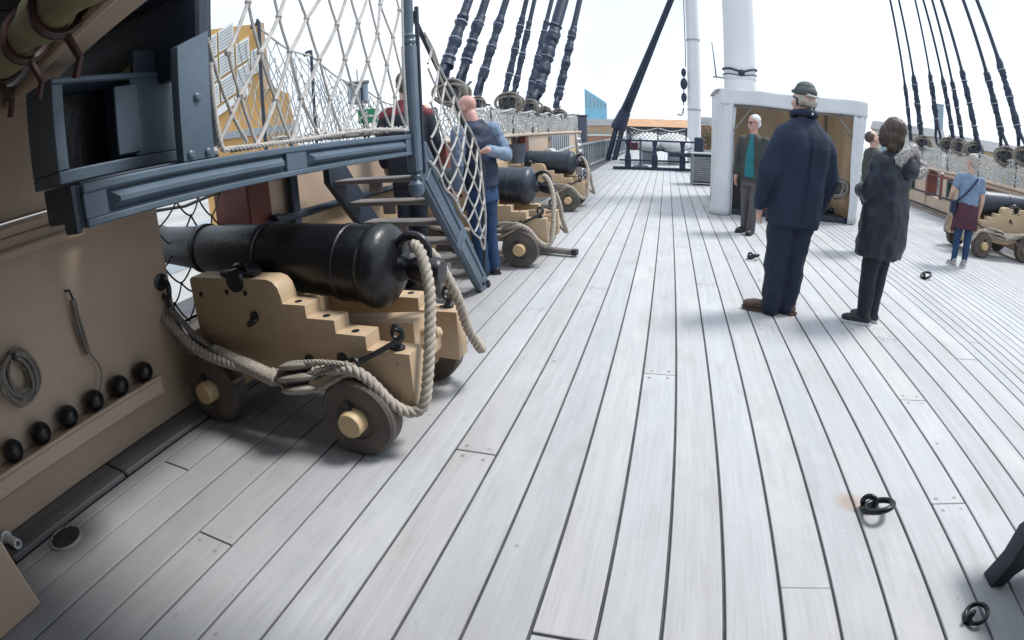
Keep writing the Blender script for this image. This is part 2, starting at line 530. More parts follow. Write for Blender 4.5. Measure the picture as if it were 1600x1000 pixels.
    def sphere(self, c, r, seg=16, rings=10, sc=(1, 1, 1), rot=None):
        c = Vector(c)
        R = rot if rot is not None else Matrix.Identity(3)
        vs = [c + R @ Vector((0, 0, r * sc[2]))]
        for i in range(1, rings):
            t = PI * i / rings
            for k in range(seg):
                a = 2 * PI * k / seg
                vs.append(c + R @ Vector((r * sc[0] * math.sin(t) * math.cos(a), r * sc[1] * math.sin(t) * math.sin(a), r * sc[2] * math.cos(t))))
        vs.append(c + R @ Vector((0, 0, -r * sc[2])))
        fs = [(0, 1 + k, 1 + (k + 1) % seg) for k in range(seg)]
        for i in range(rings - 2):
            for k in range(seg):
                a, b = 1 + i * seg + k, 1 + i * seg + (k + 1) % seg
                fs.append((a, a + seg, b + seg, b))
        L = len(vs) - 1
        o = 1 + (rings - 2) * seg
        fs += [(L, o + (k + 1) % seg, o + k) for k in range(seg)]
        return self.add(vs, fs)

    def prism(self, poly, a, b, plane='xz'):
        """Polygon (2-D) extruded from a to b along the third axis."""
        def P(u, v, w):
            return {'xz': (u, w, v), 'xy': (u, v, w), 'yz': (w, u, v)}[plane]
        n = len(poly)
        vs = [P(u, v, a) for u, v in poly] + [P(u, v, b) for u, v in poly]
        fs = [tuple(range(n)), tuple(range(2 * n - 1, n - 1, -1))]
        fs += [(i, i + n, (i + 1) % n + n, (i + 1) % n) for i in range(n)]
        return self.add(vs, fs)

    def build(self, name, m, parent=None, smooth=35, bevel=0.0):
        me = bpy.data.meshes.new(name)
        Ti = self.Ti
        me.from_pydata([Ti @ p for p in self.v], [], self.f)
        bm = bmesh.new()
        bm.from_mesh(me)
        bmesh.ops.recalc_face_normals(bm, faces=bm.faces)
        if bevel:
            es = [e for e in bm.edges if len(e.link_faces) == 2 and e.calc_face_angle(0) > 0.6]
            bmesh.ops.bevel(bm, geom=es, offset=bevel, segments=2, affect='EDGES', profile=0.6)
        bm.to_mesh(me)
        bm.free()
        me.materials.append(m)
        if smooth:
            me.polygons.foreach_set('use_smooth', [True] * len(me.polygons))
            me.set_sharp_from_angle(angle=math.radians(smooth))
        o = bpy.data.objects.new(name, me)
        COL.objects.link(o)
        if parent is not None:
            o.parent = parent
        else:
            o.matrix_world = self.T
        return o


def build_each(b, name, m, parent=None, smooth=35, bevel=0.0):
    """One object for each connected piece of the builder."""
    par = list(range(len(b.v)))

    def find(i):
        while par[i] != i:
            par[i] = par[par[i]]
            i = par[i]
        return i
    for f in b.f:
        r0 = find(f[0])
        for i in f[1:]:
            par[find(i)] = r0
    groups = {}
    for f in b.f:
        groups.setdefault(find(f[0]), []).append(f)
    out = []
    for fs in groups.values():
        q = MB()
        q.T, q.Ti = b.T, b.Ti
        ids = sorted({i for f in fs for i in f})
        mp = {i: k for k, i in enumerate(ids)}
        q.v = [b.v[i] for i in ids]
        q.f = [tuple(mp[i] for i in f) for f in fs]
        out.append(q.build(name, m, parent, smooth, bevel))
    return out


def resample(pts, step):
    """Catmull-Rom through pts, even steps."""
    P = [Vector(p) for p in pts]
    P = [P[0] * 2 - P[1]] + P + [P[-1] * 2 - P[-2]]
    fine = []
    for i in range(1, len(P) - 2):
        p0, p1, p2, p3 = P[i - 1:i + 3]
        k = max(4, int((p2 - p1).length / step * 2))
        for j in range(k):
            t = j / k
            fine.append(0.5 * ((2 * p1) + (p2 - p0) * t + (2 * p0 - 5 * p1 + 4 * p2 - p3) * t * t + (3 * p1 - p0 - 3 * p2 + p3) * t ** 3))
    fine.append(P[-2])
    out = [fine[0]]
    acc = 0
    for a, b in zip(fine, fine[1:]):
        seg = (b - a).length
        while acc + seg >= step and seg > 1e-9:
            t = (step - acc) / seg
            a = a.lerp(b, t)
            out.append(a.copy())
            seg = (b - a).length
            acc = 0
        acc += seg
    if (out[-1] - fine[-1]).length > step * 0.3:
        out.append(fine[-1])
    return out


def tag(o, label=None, cat=None, group=None, kind=None):
    if label:
        o['label'] = label
    if cat:
        o['category'] = cat
    if group:
        o['group'] = group
    if kind:
        o['kind'] = kind
    return o


def thing(name, label, cat, loc=(0, 0, 0), rotz=0.0, group=None):
    o = bpy.data.objects.new(name, None)
    COL.objects.link(o)
    o.empty_display_size = 0.2
    o.location = loc
    o.rotation_euler = (0, 0, rotz)
    return tag(o, label, cat, group)


def copy_tree(src, parent=None):
    c = src.copy()
    COL.objects.link(c)
    if parent is not None:
        c.parent = parent
    for ch in [o for o in COL.objects if o.parent == src]:
        copy_tree(ch, c)
    return c


def poly(pts, n=12):
    return pts


# ================================================================== THE DECK
PW = 0.2022
SEAM0 = 0.121
deck = tag(bpy.data.objects.new('deck', None), kind='structure')
COL.objects.link(deck)
caulk = MB()
caulk.box((2.4, 18, -0.11), (14.4, 48, 0.2))
tag(caulk.build('caulking', M['caulk'], deck, 0), 'dark caulking in the seams between pale planks')

butts = {-5: 1.93, -1: 2.93, 6: 1.79, -6: 3.92, -9: 0.99, 3: 3.86, 8: 3.81, 7: 2.79, -3: 5.6, -2: 7.4, 0: 6.5, 4: 5.2, 5: 6.9, 9: 5.0, -8: 2.4, -7: 5.1, -4: 4.6, 1: 4.9, 2: 7.7}
plank_meshes = {}


def plank_mesh(w, ln):
    key = (round(w, 4), round(ln, 1))
    if key not in plank_meshes:
        b = MB()
        c = 0.0025
        hw, hl = w / 2, ln / 2
        b.box((0, 0, -0.02), (w, ln, 0.04), c)
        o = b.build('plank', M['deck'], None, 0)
        plank_meshes[key] = o.data
        bpy.data.objects.remove(o)
    return plank_meshes[key]


extra = MB()
count = 0


def lay_row(x0, x1, ys, dense=True):
    global count
    for ya, yb in ys:
        w, ln = x1 - x0 - 0.0125, yb - ya - 0.007
        zz = random.uniform(-0.0012, 0.0012)
        if count < 296 and dense:
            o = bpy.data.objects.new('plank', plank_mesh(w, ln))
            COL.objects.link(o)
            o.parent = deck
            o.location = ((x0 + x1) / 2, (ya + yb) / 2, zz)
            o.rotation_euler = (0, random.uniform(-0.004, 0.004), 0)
            count += 1
        else:
            extra.box(((x0 + x1) / 2, (ya + yb) / 2, zz - 0.02), (w, ln, 0.04))


def cuts(start, y0, y1, L):
    y = start
    while y > y0:
        y -= L
    c = [y0]
    y += L
    while y < y1:
        if y - c[-1] > 0.7:
            c.append(y)
        y += L
    c.append(y1)
    return list(zip(c, c[1:]))


for k in range(-13, 11):
    x0 = max(SEAM0 + k * PW, -2.398)
    b0 = butts.get(k, 3.3 + ((k * 37) % 11) * 0.63)
    far = 42.0
    start = -1.2
    near = [(a, b) for a, b in cuts(b0, start, 13.6, 6.4)]
    x1_ = SEAM0 + (k + 1) * PW
    lay_row(x0, x1_, near)
    lay_row(x0, x1_, cuts(b0, 13.6, far, 7.0), False)
x = SEAM0 + 11 * PW
pale_x = x
lay_row(x - PW, x, [])
x = SEAM0 + 11 * PW
lay_row(x, x + PW * 1.08, cuts(3.49, -1.0, 13.6, 6.4))
x += PW * 1.08
k = 0
while x < 7.55:
    w = 0.118
    b0 = 2.2 + ((k * 29) % 13) * 0.55
    y0 = max(0.4, (x - 2.6) * 0.55)
    if x + w < 7.2:
        lay_row(x, x + w, cuts(b0, y0, 13.6, 6.6))
    lay_row(x, x + w, cuts(b0, 13.6, 20, 7), False)
    x += w
    k += 1
plugs = MB()
pr_ = random.Random(3)
for k in range(-12, 10):
    xc = SEAM0 + (k + 0.5) * PW
    b0 = butts.get(k, 3.3 + ((k * 37) % 11) * 0.63)
    y = 0.4 + pr_.random() * 0.4
    ys = [b0 - 0.045, b0 + 0.045]
    while y < 7:
        if pr_.random() < 0.15:
            ys.append(y + pr_.uniform(-0.1, 0.1))
        y += 0.78
    for i, yy in enumerate(ys):
        for sx in ((-1, 1) if i < 2 or i % 2 else (-1,)):
            c_ = Vector((xc + sx * 0.052 + pr_.uniform(-.006, .006), yy + pr_.uniform(-.015, .015), 0.0018))
            r = 0.0095
            plugs.add([c_ + Vector((r * math.cos(a), r * math.sin(a), 0)) for a in np.linspace(0, 2 * PI, 9)[:-1]], [tuple(range(8))])
tag(plugs.build('treenail_plugs', M['plug'], deck, 0), 'small round wooden plugs in the deck planks', kind='stuff')
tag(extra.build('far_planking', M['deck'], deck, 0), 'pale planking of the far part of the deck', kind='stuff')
ww = MB()
for ya, yb in ((0.32, 1.1), (1.104, 4.5), (4.504, 9.0), (9.004, 16.3)):
    ww.box((-2.50, (ya + yb) / 2, 0.013), (0.20, yb - ya - 0.006, 0.034), 0.008)
for o in build_each(ww, 'waterway', M['dark_deck'], deck):
    tag(o, 'dark worn waterway plank along the foot of the bulwark')

# ================================================================== LEFT BULWARK with gun ports
bw = thing('bulwark', 'cream painted bulwark wall with gun ports behind the row of guns', 'wall', (-2.6, 0, 0))
WX0, WX1 = -2.6, -2.92
PORTS = [(1.88, 2.62), (5.22, 6.0), (8.9, 9.75)]
segs = [(-1.5, 1.88), (2.86, 5.22), (6.2, 8.9), (9.95, 16.4)]
for ya, yb in segs:
    b = MB((-2.6, 0, 0))
    b.box(((WX0 + WX1) / 2, (ya + yb) / 2, 0.655), (WX0 - WX1, yb - ya, 1.27), 0.012)
    b.build('wall_panel', M['cream'], bw)
for pa, pb in PORTS:
    b = MB((-2.6, 0, 0))
    b.box(((WX0 + WX1) / 2, (pa + pb) / 2, 0.23), (WX0 - WX1 - 0.01, pb - pa, 0.42), 0.01)
    b.build('port_sill', M['cream'], bw)
    b = MB((-2.6, 0, 0))
    b.box(((WX0 + WX1) / 2 + 0.01, pb + 0.118, 0.65), (WX0 - WX1 + 0.03, 0.235, 1.27), 0.01)
    b.build('port_jamb', M['red'], bw)
b = MB((-2.6, 0, 0))
for ya, yb in ((-1.5, 1.86), (2.64, 16.4)):
    b.box((-2.745, (ya + yb) / 2, 1.315), (0.38, yb - ya, 0.05), 0.015)
build_each(b, 'cap_rail', M['cream'], bw)
b = MB((-2.6, 0, 0))
b.box((-2.585, 0.18, 1.205), (0.035, 3.3, 0.055), 0.012)
b.build('ledge_moulding', M['cream'], bw)
b = MB((-2.6, 0, 0))
b.box((-2.70, 0.1, 1.66), (0.12, 2.6, 0.62), 0.01)
b.build('upper_panel', M['cream'], bw)
b = MB((-2.6, 0, 0))
b.box((-2.56, 0.0, 1.5), (0.05, 0.2, 0.2), 0.02)
b.build('wall_cleat', M['cream'], bw, bevel=0.0)
# inner planking seams: strakes standing a little proud
b = MB((-2.6, 0, 0))
for ya, yb in ((2.88, 5.2), (6.22, 8.88), (9.97, 16.3)):
    for z in (0.3, 0.72):
        b.box((-2.595, (ya + yb) / 2, z), (0.03, yb - ya, 0.38), 0.008)
build_each(b, 'strake', M['ochre_worn'], bw)

# shot shelf and balls
rack = thing('shot_shelf', 'long cream shot shelf fixed low on the bulwark wall', 'shelf', (-2.5, 1.05, 0.2))
b = MB((-2.5, 1.05, 0.2))
b.box((-2.535, 0.90, 0.295), (0.13, 1.34, 0.09), 0.01)
b.build('shelf_board', M['cream'], rack)
b = MB((-2.5, 1.05, 0.2))
b.box((-2.478, 0.90, 0.347), (0.026, 1.336, 0.018), 0.004)
b.build('shelf_lip', M['cream'], rack)
names = ['black cannonball on the shelf end nearest the gun', 'black cannonball second from the gun on the shelf', 'black cannonball third from the gun on the shelf',
         'black cannonball fourth from the gun on the shelf', 'black cannonball fifth from the gun on the shelf', 'black cannonball sixth from the gun on the shelf']
ball0 = None
for i, nm in enumerate(names):
    if ball0 is None:
        ball0 = MB().sphere((0, 0, 0), 0.056, 24, 16).build('cannonball', M['black'], None, 60)
        o = ball0
    else:
        o = ball0.copy()
        COL.objects.link(o)
    o.location = (-2.535, 1.50 - i * 0.178, 0.396)
    tag(o, nm, 'cannonball', 'cannonballs on the shot shelf')

# rope hung on the wall
b = MB((-2.56, 1.2, 0.96))
b.tube([(-2.6, 1.19, 0.95), (-2.55, 1.19, 0.955), (-2.545, 1.195, 0.925), (-2.552, 1.2, 0.90)], 0.007, 6)
hook = thing('hanging_lanyard', 'thin grey lanyard hanging from a small hook on the wall above the shot shelf', 'rope', (-2.56, 1.2, 0.96))
b.build('hook', M['iron'], hook)
b = MB((-2.56, 1.2, 0.96))
for dx, dy in ((0, 0), (0.012, 0.008), (0.0, -0.012), (0.015, -0.006)):
    b.tube(resample([(-2.56 + dx, 1.2 + dy, 0.905), (-2.57 + dx, 1.205 + dy * 1.4, 0.74), (-2.565 + dx, 1.21 + dy, 0.62)], 0.03), 0.007, 6)
b.tube(resample([(-2.56, 1.21, 0.64), (-2.55, 1.25, 0.52), (-2.55, 1.20, 0.42), (-2.545, 1.10, 0.36)], 0.03), 0.005, 6)
b.build('line', M['rope_grey'], hook)
coil = thing('rope_coil', 'grey rope coil hanging on the wall at the left edge', 'rope coil', (-2.55, 0.84, 0.7))
b = MB((-2.55, 0.84, 0.7))
for i in range(7):
    a = random.uniform(-0.03, 0.03)
    c_ = Vector((-2.565 + i * 0.006, 0.79 + a, 0.685 + random.uniform(-0.02, 0.02)))
    pts = [c_ + Vector((random.uniform(-.006, .006), math.cos(t) * (0.066 + i * 0.004), math.sin(t) * (0.088 + i * 0.005))) for t in np.linspace(0, 2 * PI, 21)[:-1]]
    b.tube(pts, 0.009, 6, closed=True)
b.build('coil_turns', M['rope_grey'], coil)
b = MB((-2.55, 0.84, 0.7))
b.tube([(-2.6, 0.79, 0.785), (-2.52, 0.79, 0.775), (-2.515, 0.79, 0.80)], 0.012, 6)
b.build('belaying_peg', M['iron'], coil)

# scupper, spout, cabin corner
sc_ = thing('scupper_grate', 'round dark scupper grate sunk in the waterway by the wall', 'drain', (-2.30, 0.60, 0))
b = MB((-2.30, 0.60, 0))
b.torus((-2.30, 0.60, 0.000), (0, 0, 1), 0.085, 0.010, 24, 6)
b.build('rim', M['dark_deck'], sc_)
b = MB((-2.30, 0.60, 0))
for i in range(-3, 4):
    w = math.sqrt(0.08 ** 2 - (i * 0.022) ** 2)
    b.box((-2.30 + i * 0.022, 0.60, 0.004), (0.008, w * 2, 0.008))
b.lathe([(0.0, 0.082), (0.004, 0.082)], (-2.30, 0.60, -0.001), (0, 0, 1), 20)
b.build('grate_bars', M['iron'], sc_)
sp = thing('drain_spout', 'short white drain pipe poking out at the wall corner', 'pipe', (-2.5, 0.37, 0.03))
b = MB((-2.5, 0.37, 0.03))
b.lathe([(0, 0.024), (0.13, 0.024), (0.13, 0.016), (0.05, 0.016)], (-2.56, 0.37, 0.052), (1, 0.15, 0), 14)
b.build('pipe', M['white'], sp)
b = MB((-2.5, 0.37, 0.03))
b.torus((-2.55, 0.372, 0.052), (1, 0.15, 0), 0.026, 0.008, 14, 6)
b.build('collar', M['white'], sp)
cb = thing('cabin_bulkhead', 'cream cabin bulkhead foot cutting across the bottom left corner', 'wall', (-2.3, 0.2, 0))
for k in range(3):
    b = MB((-2.3, 0.2, 0))
    b.box((-2.13 - k * 0.2, 0.12, 0.36), (0.196, 0.3 - 0.004 * k, 0.72), 0.01)
    b.build('panel_board', M['cream'], cb)

# ================================================================== POOP OVERHANG
ov = thing('poop_overhang', 'dark underside of the poop deck edge overhead at upper left', 'deck edge', (-2.4, 1.0, 1.95))
for i in range(6):
    b = MB((-2.4, 1.0, 1.95))
    b.box((-1.79 - i * 0.31, 0.45, 2.125), (0.302, 1.98, 0.05), 0.006)
    b.build('plank', M['slate'], ov)
b = MB((-2.4, 1.0, 1.95))
b.box((2.90, -2.15, 2.13), (8.8, 6.7, 0.06), 0.006)  # out-of-view roof extension, added to shade the left side and near gun
b.box((-2.4, -2.8, 2.135), (1.78, 4.4, 0.05), 0.006)
build_each(b, 'unseen_aft_planking', M['slate'], ov)
b = MB((-2.4, 1.0, 1.95))
b.box((-2.55, 1.46, 1.95), (1.88, 0.07, 0.35), 0.012)
b.build('edge_fascia', M['slate'], ov)
ab = thing('unseen_rear_wall', 'unseen cream cabin front wall added under the poop behind the viewer', 'wall', (2.0, -2.6, 0))  # out of view, put in to cut the light from aft
for k in range(8):
    b = MB((2.0, -2.6, 0))
    b.box((-1.9 + k * 1.25, -2.7, 1.05), (1.24, 0.12, 2.08), 0.012)
    b.build('wall_panel', M['cream'], ab)
bmv = thing('deck_beam', 'curved cream beam crossing overhead at the upper left corner', 'beam', (-2.5, 1.05, 1.9))
b = MB((-2.5, 1.05, 1.9))
vs, fs = [], []
for i in range(25):
    xx = -0.5 - i * 0.13
    u = max(0.0, -1.4 - xx)
    yy, zz = 0.93 + 0.2 * (-1.55 - xx), 1.955 - 0.012 * u ** 1.6
    prof = [(-0.07, -0.04), (-0.055, -0.055), (0.055, -0.055), (0.07, -0.04), (0.07, 0.055), (-0.07, 0.055)]
    vs += [(xx + 0.2 * dy, yy + dy, zz + dz) for dy, dz in prof]
for i in range(24):
    for k in range(6):
        fs.append((i * 6 + k, i * 6 + (k + 1) % 6, i * 6 + 6 + (k + 1) % 6, i * 6 + 6 + k))
fs += [tuple(range(5, -1, -1)), tuple(144 + k for k in range(6))]
b.add(vs, fs)
b.build('beam_timber', M['cream'], bmv)
b = MB((-2.5, 1.05, 1.9))
b.tube([(-0.6, 0.68, 1.90), (-2.1, 0.95, 1.895), (-3.2, 1.14, 1.86)], 0.022, 8)
b.build('beam_moulding', M['cream'], bmv)
roll = thing('canvas_roll', 'olive canvas roll lashed under the overhang in the upper left corner', 'canvas', (-2.2, 0.8, 1.8))
b = MB((-2.2, 0.8, 1.8))
pts = resample([(-1.1, 0.72, 1.95), (-1.7, 0.74, 1.94), (-2.3, 0.78, 1.93), (-2.9, 0.84, 1.90)], 0.05)
b.tube(pts, [0.075 + 0.012 * math.sin(i * 0.9) + random.uniform(-.004, .004) for i in range(len(pts))], 14)
b.build('roll', M['olive'], roll, 60)
b = MB((-2.2, 0.8, 1.8))
for xx in (-1.45, -1.72, -2.0, -2.4):
    b.torus((xx, 0.745 + (-1.6 - xx) * 0.06, 1.938), (1, -0.05, 0), 0.085, 0.016, 18, 6)
    b.tube([(xx, 0.76, 1.86), (xx + 0.02, 0.80, 1.78), (xx - 0.01, 0.80, 1.73)], 0.014, 6)
build_each(b, 'strap', M['strap'], roll)

# ================================================================== PLATFORM, POSTS, LADDER
PX = -1.6
pf = thing('ladder_platform', 'blue grey panelled landing platform above the nearest gun', 'platform', (PX, 2.0, 1.29))
O = (PX, 2.0, 1.29)
b = MB(O)
b.box((PX - 0.055, 2.01, 1.358), (0.08, 2.32, 0.135), 0.004)
b.build('beam', M['bluegrey'], pf)
# raised frame: rails, stiles; bevelled panels
b = MB(O)
y0, y1 = 0.86, 3.16
b.box((PX - 0.004, (y0 + y1) / 2, 1.412), (0.030, y1 - y0, 0.030), 0.006)
b.box((PX - 0.004, (y0 + y1) / 2, 1.303), (0.030, y1 - y0, 0.026), 0.005)
for yc, wd in ((0.905, 0.09), (1.975, 0.15), (3.12, 0.08)):
    b.box((PX - 0.006, yc, 1.3565), (0.026, wd, 0.081), 0.003)
b.build('panel_frame', M['bluegrey'], pf)
for ya, yb in ((0.965, 1.885), (2.065, 3.065)):
    b = MB(O)
    xb, xt = PX - 0.015, PX + 0.022
    z0_, z1_, zm0, zm1 = 1.322, 1.392, 1.347, 1.362
    vs = [(xb, ya, z0_), (xb, yb, z0_), (xb, yb, z1_), (xb, ya, z1_), (xt, ya + 0.03, zm0), (xt, yb - 0.02, zm0), (xt, yb - 0.02, zm1), (xt, ya + 0.03, zm1)]
    b.add(vs, [(0, 1, 5, 4), (1, 2, 6, 5), (2, 3, 7, 6), (3, 0, 4, 7), (4, 5, 6, 7)])
    b.build('panel', M['bluegrey'], pf, 20)
for i in range(7):
    b = MB(O)
    b.box((PX - 0.165 - i * 0.128, 2.28, 1.384), (0.122, 1.74, 0.03), 0.004)
    b.build('floor_board', M['tread'], pf)
b = MB(O)
b.box((PX - 0.055, 0.837, 1.355), (0.085, 0.025, 0.15), 0.004)
b.box((PX - 0.5, 2.0, 1.345), (0.92, 0.06, 0.045), 0.004)
b.box((PX - 0.5, 3.14, 1.34), (0.92, 0.05, 0.055), 0.004)
build_each(b, 'cross_bearer', M['slate'], pf)
# near post
b = MB(O)
b.prism([(1.31, 1.43), (1.47, 1.43), (1.475, 1.93), (1.315, 1.86)], PX - 0.045, PX + 0.0, 'yz')
ps = b.build('rail_post', M['bluegrey'], pf, bevel=0.005)
b = MB(O)
for yy, zz in ((1.40, 1.665), (1.345, 1.452), (1.435, 1.452)):
    b.lathe([(0, 0.017), (0.008, 0.017), (0.014, 0.010)], (PX + 0.0, yy, zz), (1, 0, 0), 14)
build_each(b, 'bolt', M['bluegrey'], ps)
b = MB(O)
b.box((PX - 0.10, 1.53, 1.78), (0.05, 0.07, 0.72), 0.006)
b.build('inner_post', M['slate'], pf)
for k in range(3):
    b = MB(O)
    b.box((PX - 0.30 - k * 0.006, 1.36 + k * 0.105, 1.67), (0.03, 0.10, 0.50), 0.004)
    b.build('screen_board', M['slate'], pf)
# newel post by the ladder head
b = MB(O)
b.box((PX, 3.20, 1.60), (0.085, 0.085, 0.86), 0.014)
b.lathe([(0, 0.040), (0.02, 0.046), (0.035, 0.036), (0.06, 0.046), (0.075, 0.03), (0.14, 0.036), (0.6, 0.034)], (PX, 3.20, 2.03), (0, 0, 1), 18)
np_ = b.build('newel_post', M['bluegrey'], pf)
b = MB(O)
b.lathe([(0, 0.02), (0.02, 0.038), (0.035, 0.03), (0.05, 0.024), (0.075, 0.05), (0.115, 0.057), (0.15, 0.042), (0.17, 0.012)], (PX, 3.20, 1.17), (0, 0, -1), 18)
b.build('finial', M['bluegrey'], np_)
# locker with open front at the near end of the platform
lk = thing('open_locker', 'blue grey open fronted locker box under the overhang above the platform end', 'locker', (-1.95, 1.2, 1.5))
OL = (-1.95, 1.2, 1.5)
b = MB(OL)
b.box((-2.00, 1.22, 1.812), (0.25, 0.60, 0.026), 0.006)
b.box((-2.00, 1.22, 1.465), (0.25, 0.60, 0.05), 0.006)
b.box((-2.00, 0.945, 1.645), (0.25, 0.05, 0.31), 0.004)
b.box((-2.00, 1.40, 1.645), (0.25, 0.23, 0.31), 0.004)
b.build('box_shell', M['bluegrey'], lk)
b = MB(OL)
b.box((-2.105, 1.2, 1.645), (0.03, 0.46, 0.31), 0.004)
b.build('back_board', M['black'], lk)
b = MB(OL)
b.box((-1.885, 1.26, 1.64), (0.022, 0.10, 0.27), 0.004, Matrix.Rotation(-0.25, 3, 'Z'))
b.build('door_leaf', M['bluegrey'], lk)
b = MB(OL)
b.box((-1.80, 1.20, 1.372), (0.30, 0.64, 0.130), 0.006)
b.build('plinth', M['slate'], lk)
cr = thing('stowed_canvas', 'small olive canvas bundle on top of the open locker', 'canvas', (-1.98, 1.46, 1.83))
b = MB((-1.98, 1.46, 1.83))
b.sphere((-1.98, 1.40, 1.852), 0.05, 14, 10, (1.2, 1.6, 0.65))
b.build('bundle', M['olive'], cr, 60)
b = MB((-1.98, 1.46, 1.83))
b.torus((-1.98, 1.40, 1.852), (0, 1, 0), 0.05, 0.006, 16, 5, squash=0.68)
b.build('lashing', M['rope_grey'], cr)

# ladder
ld = thing('ladder', 'steep blue grey wooden ladder leading down from the platform to the deck', 'ladder', (PX, 4.3, 0))
OLd = (PX, 4.3, 0)
S_T, S_B = Vector((PX, 3.24, 1.25)), Vector((PX, 4.40, -0.02))
sdir = (S_B - S_T).normalized()
for side, xx in ((0, PX), (1, PX - 0.74)):
    d = Vector((xx - PX, 0, 0))
    b = MB(OLd)
    nrm = Vector((0, -sdir.z, sdir.y))
    a, e = S_T + d, S_B + d
    hw = 0.085
    pl = []
    # parallelogram cut level with the deck at the foot and plumb at the head
    for p, q in ((a, -1), (a, 1), (e, 1), (e, -1)):
        pl.append(p)
    up = Vector((0, sdir.z, -sdir.y)) * -1
    y_off = hw / abs(sdir.z)
    prof = [(a.y - 0.02, a.z + 0.06), (a.y - 0.02, a.z - 0.12), (e.y - y_off, 0.004), (e.y + y_off, 0.004), (a.y + 0.10, a.z + 0.12)]
    b.prism(prof, xx - 0.028, xx + 0.028, 'yz')
    st = b.build('stringer', M['bluegrey'] if side == 0 else M['slate'], ld, bevel=0.004)
    if side == 0:
        for t0, t1 in ((0.08, 0.50), (0.56, 0.90)):
            b = MB(OLd)
            p0, p1 = S_T.lerp(S_B, t0), S_T.lerp(S_B, t1)
            for sgn in (1, -1):
                o2 = Vector((0.031, -sdir.z * 0.058 * sgn, sdir.y * 0.058 * sgn))
                b.beam(p0 + o2, p1 + o2, 0.012, 0.016, 0.003, (1, 0, 0))
            for p in (p0, p1):
                b.beam(p + Vector((0.031, -sdir.z * 0.066, sdir.y * 0.066)), p + Vector((0.031, sdir.z * 0.066, -sdir.y * 0.066)), 0.012, 0.016, 0.003, (1, 0, 0))
            b.build('panel_moulding', M['bluegrey'], st)
for i in range(6):
    z = 0.185 + i * 0.187
    t = (S_T.z - z) / (S_T.z - S_B.z)
    y = S_T.lerp(S_B, t).y
    b = MB(OLd)
    b.box((PX - 0.37, y, z), (0.684, 0.175, 0.034), 0.006)
    tr = b.build('tread', M['tread'], ld)
    b = MB(OLd)
    b.box((PX - 0.37, y - 0.06, z - 0.05), (0.10, 0.03, 0.066), 0.004)
    b.build('tread_bracket', M['tread'], tr)
b = MB(OLd)
hr_pts = [(PX + 0.01, 3.24, 2.26), (PX + 0.01, 3.36, 2.14), (PX + 0.01, 4.36, 1.25), (PX + 0.01, 4.56, 1.05)]
b.tube(hr_pts, 0.018, 8)
b.build('handrail', M['slate'], ld)
b = MB(OLd)
b.tube([(PX + 0.01, 4.52, 1.09), (PX + 0.005, 4.44, 0.05)], 0.019, 8)
b.tube([(PX + 0.03, 3.27, 2.3), (PX + 0.03, 3.27, 1.16)], 0.016, 8)
build_each(b, 'rail_stanchion', M['slate'], ld)
b = MB(OLd)
for zz, yy in ((0.05, 4.30), (0.03, 4.42)):
    b.lathe([(0, 0.018), (0.02, 0.018), (0.03, 0.008)], (PX + 0.028, yy, zz + 0.03), (1, 0, 0), 10)
b.box((PX, 4.46, 0.018), (0.09, 0.06, 0.03), 0.006)
build_each(b, 'foot_bracket', M['iron'], ld)


# ------------------------------------------------------------------ nets
def net(mb, P, nu, nv, r, sag=0.0, jit=0.0, knots=True, seg=5, sub=3, rad2=None):
    """Diamond net on the surface P(s, t) (s, t in 0..1), nu by nv meshes."""
    nodes = {}
    for j in range(nv * 2 + 1):
        for i in range(-1, nu * 2 + 2):
            if (i + j) % 2 == 0 and 0 <= i <= nu * 2:
                s, t = i / (nu * 2), j / (nv * 2)
                p = Vector(P(s, t))
                if jit:
                    p += Vector((random.gauss(0, jit * 0.5), random.gauss(0, jit), random.gauss(0, jit)))
                nodes[(i, j)] = p
    for (i, j), p in nodes.items():
        for di in (-1, 1):
            q = nodes.get((i + di, j + 1))
            if q is None:
                continue
            n = 2 if sub <= 1 else sub
            pts = []
            for k in range(n + 1):
                u = k / n
                m_ = p.lerp(q, u)
                m_.z -= sag * 4 * u * (1 - u)
                pts.append(m_)
            mb.tube(pts, r if di > 0 or rad2 is None else rad2, seg, cap=False)
    if knots:
        for p in nodes.values():
            mb.sphere(p, r * 1.9, 6, 4)
    return nodes


pn = thing('platform_net', 'white rope safety net stretched above the platform between the posts', 'net', (PX, 2.3, 1.43))
ON = (PX, 2.3, 1.43)
b = MB(ON)


def P_plat(s, t):
    y = 1.50 + s * 1.64 + 0.24 * t * (1 - s)
    return (PX + 0.015 * math.sin(s * 9 + t * 4) - 0.02, y, 1.455 + t * 1.22 + 0.012 * math.sin(s * 23))


net(b, P_plat, 7, 3, 0.0095, 0.012, 0.010, True, 6, 4, 0.0075)
b.build('netting', M['net_white'], pn)
b = MB(ON)
b.rope([(PX - 0.01, 1.49, 1.80), (PX - 0.008, 1.495, 1.66), (PX - 0.0, 1.51, 1.47), (PX, 1.58, 1.452), (PX, 2.0, 1.450), (PX, 2.35, 1.462), (PX, 2.75, 1.468), (PX, 3.13, 1.455)], 0.011)
b.rope([(PX - 0.01, 1.48, 1.90), (PX - 0.02, 1.54, 1.74), (PX - 0.01, 1.60, 1.58), (PX, 1.66, 1.47)], 0.008)
b.tube(resample([(PX - 0.01, 3.15, 2.4), (PX - 0.012, 3.14, 1.9), (PX - 0.01, 3.15, 1.46)], 0.06), 0.009, 6)
b.build('border_rope', M['net_white'], pn)

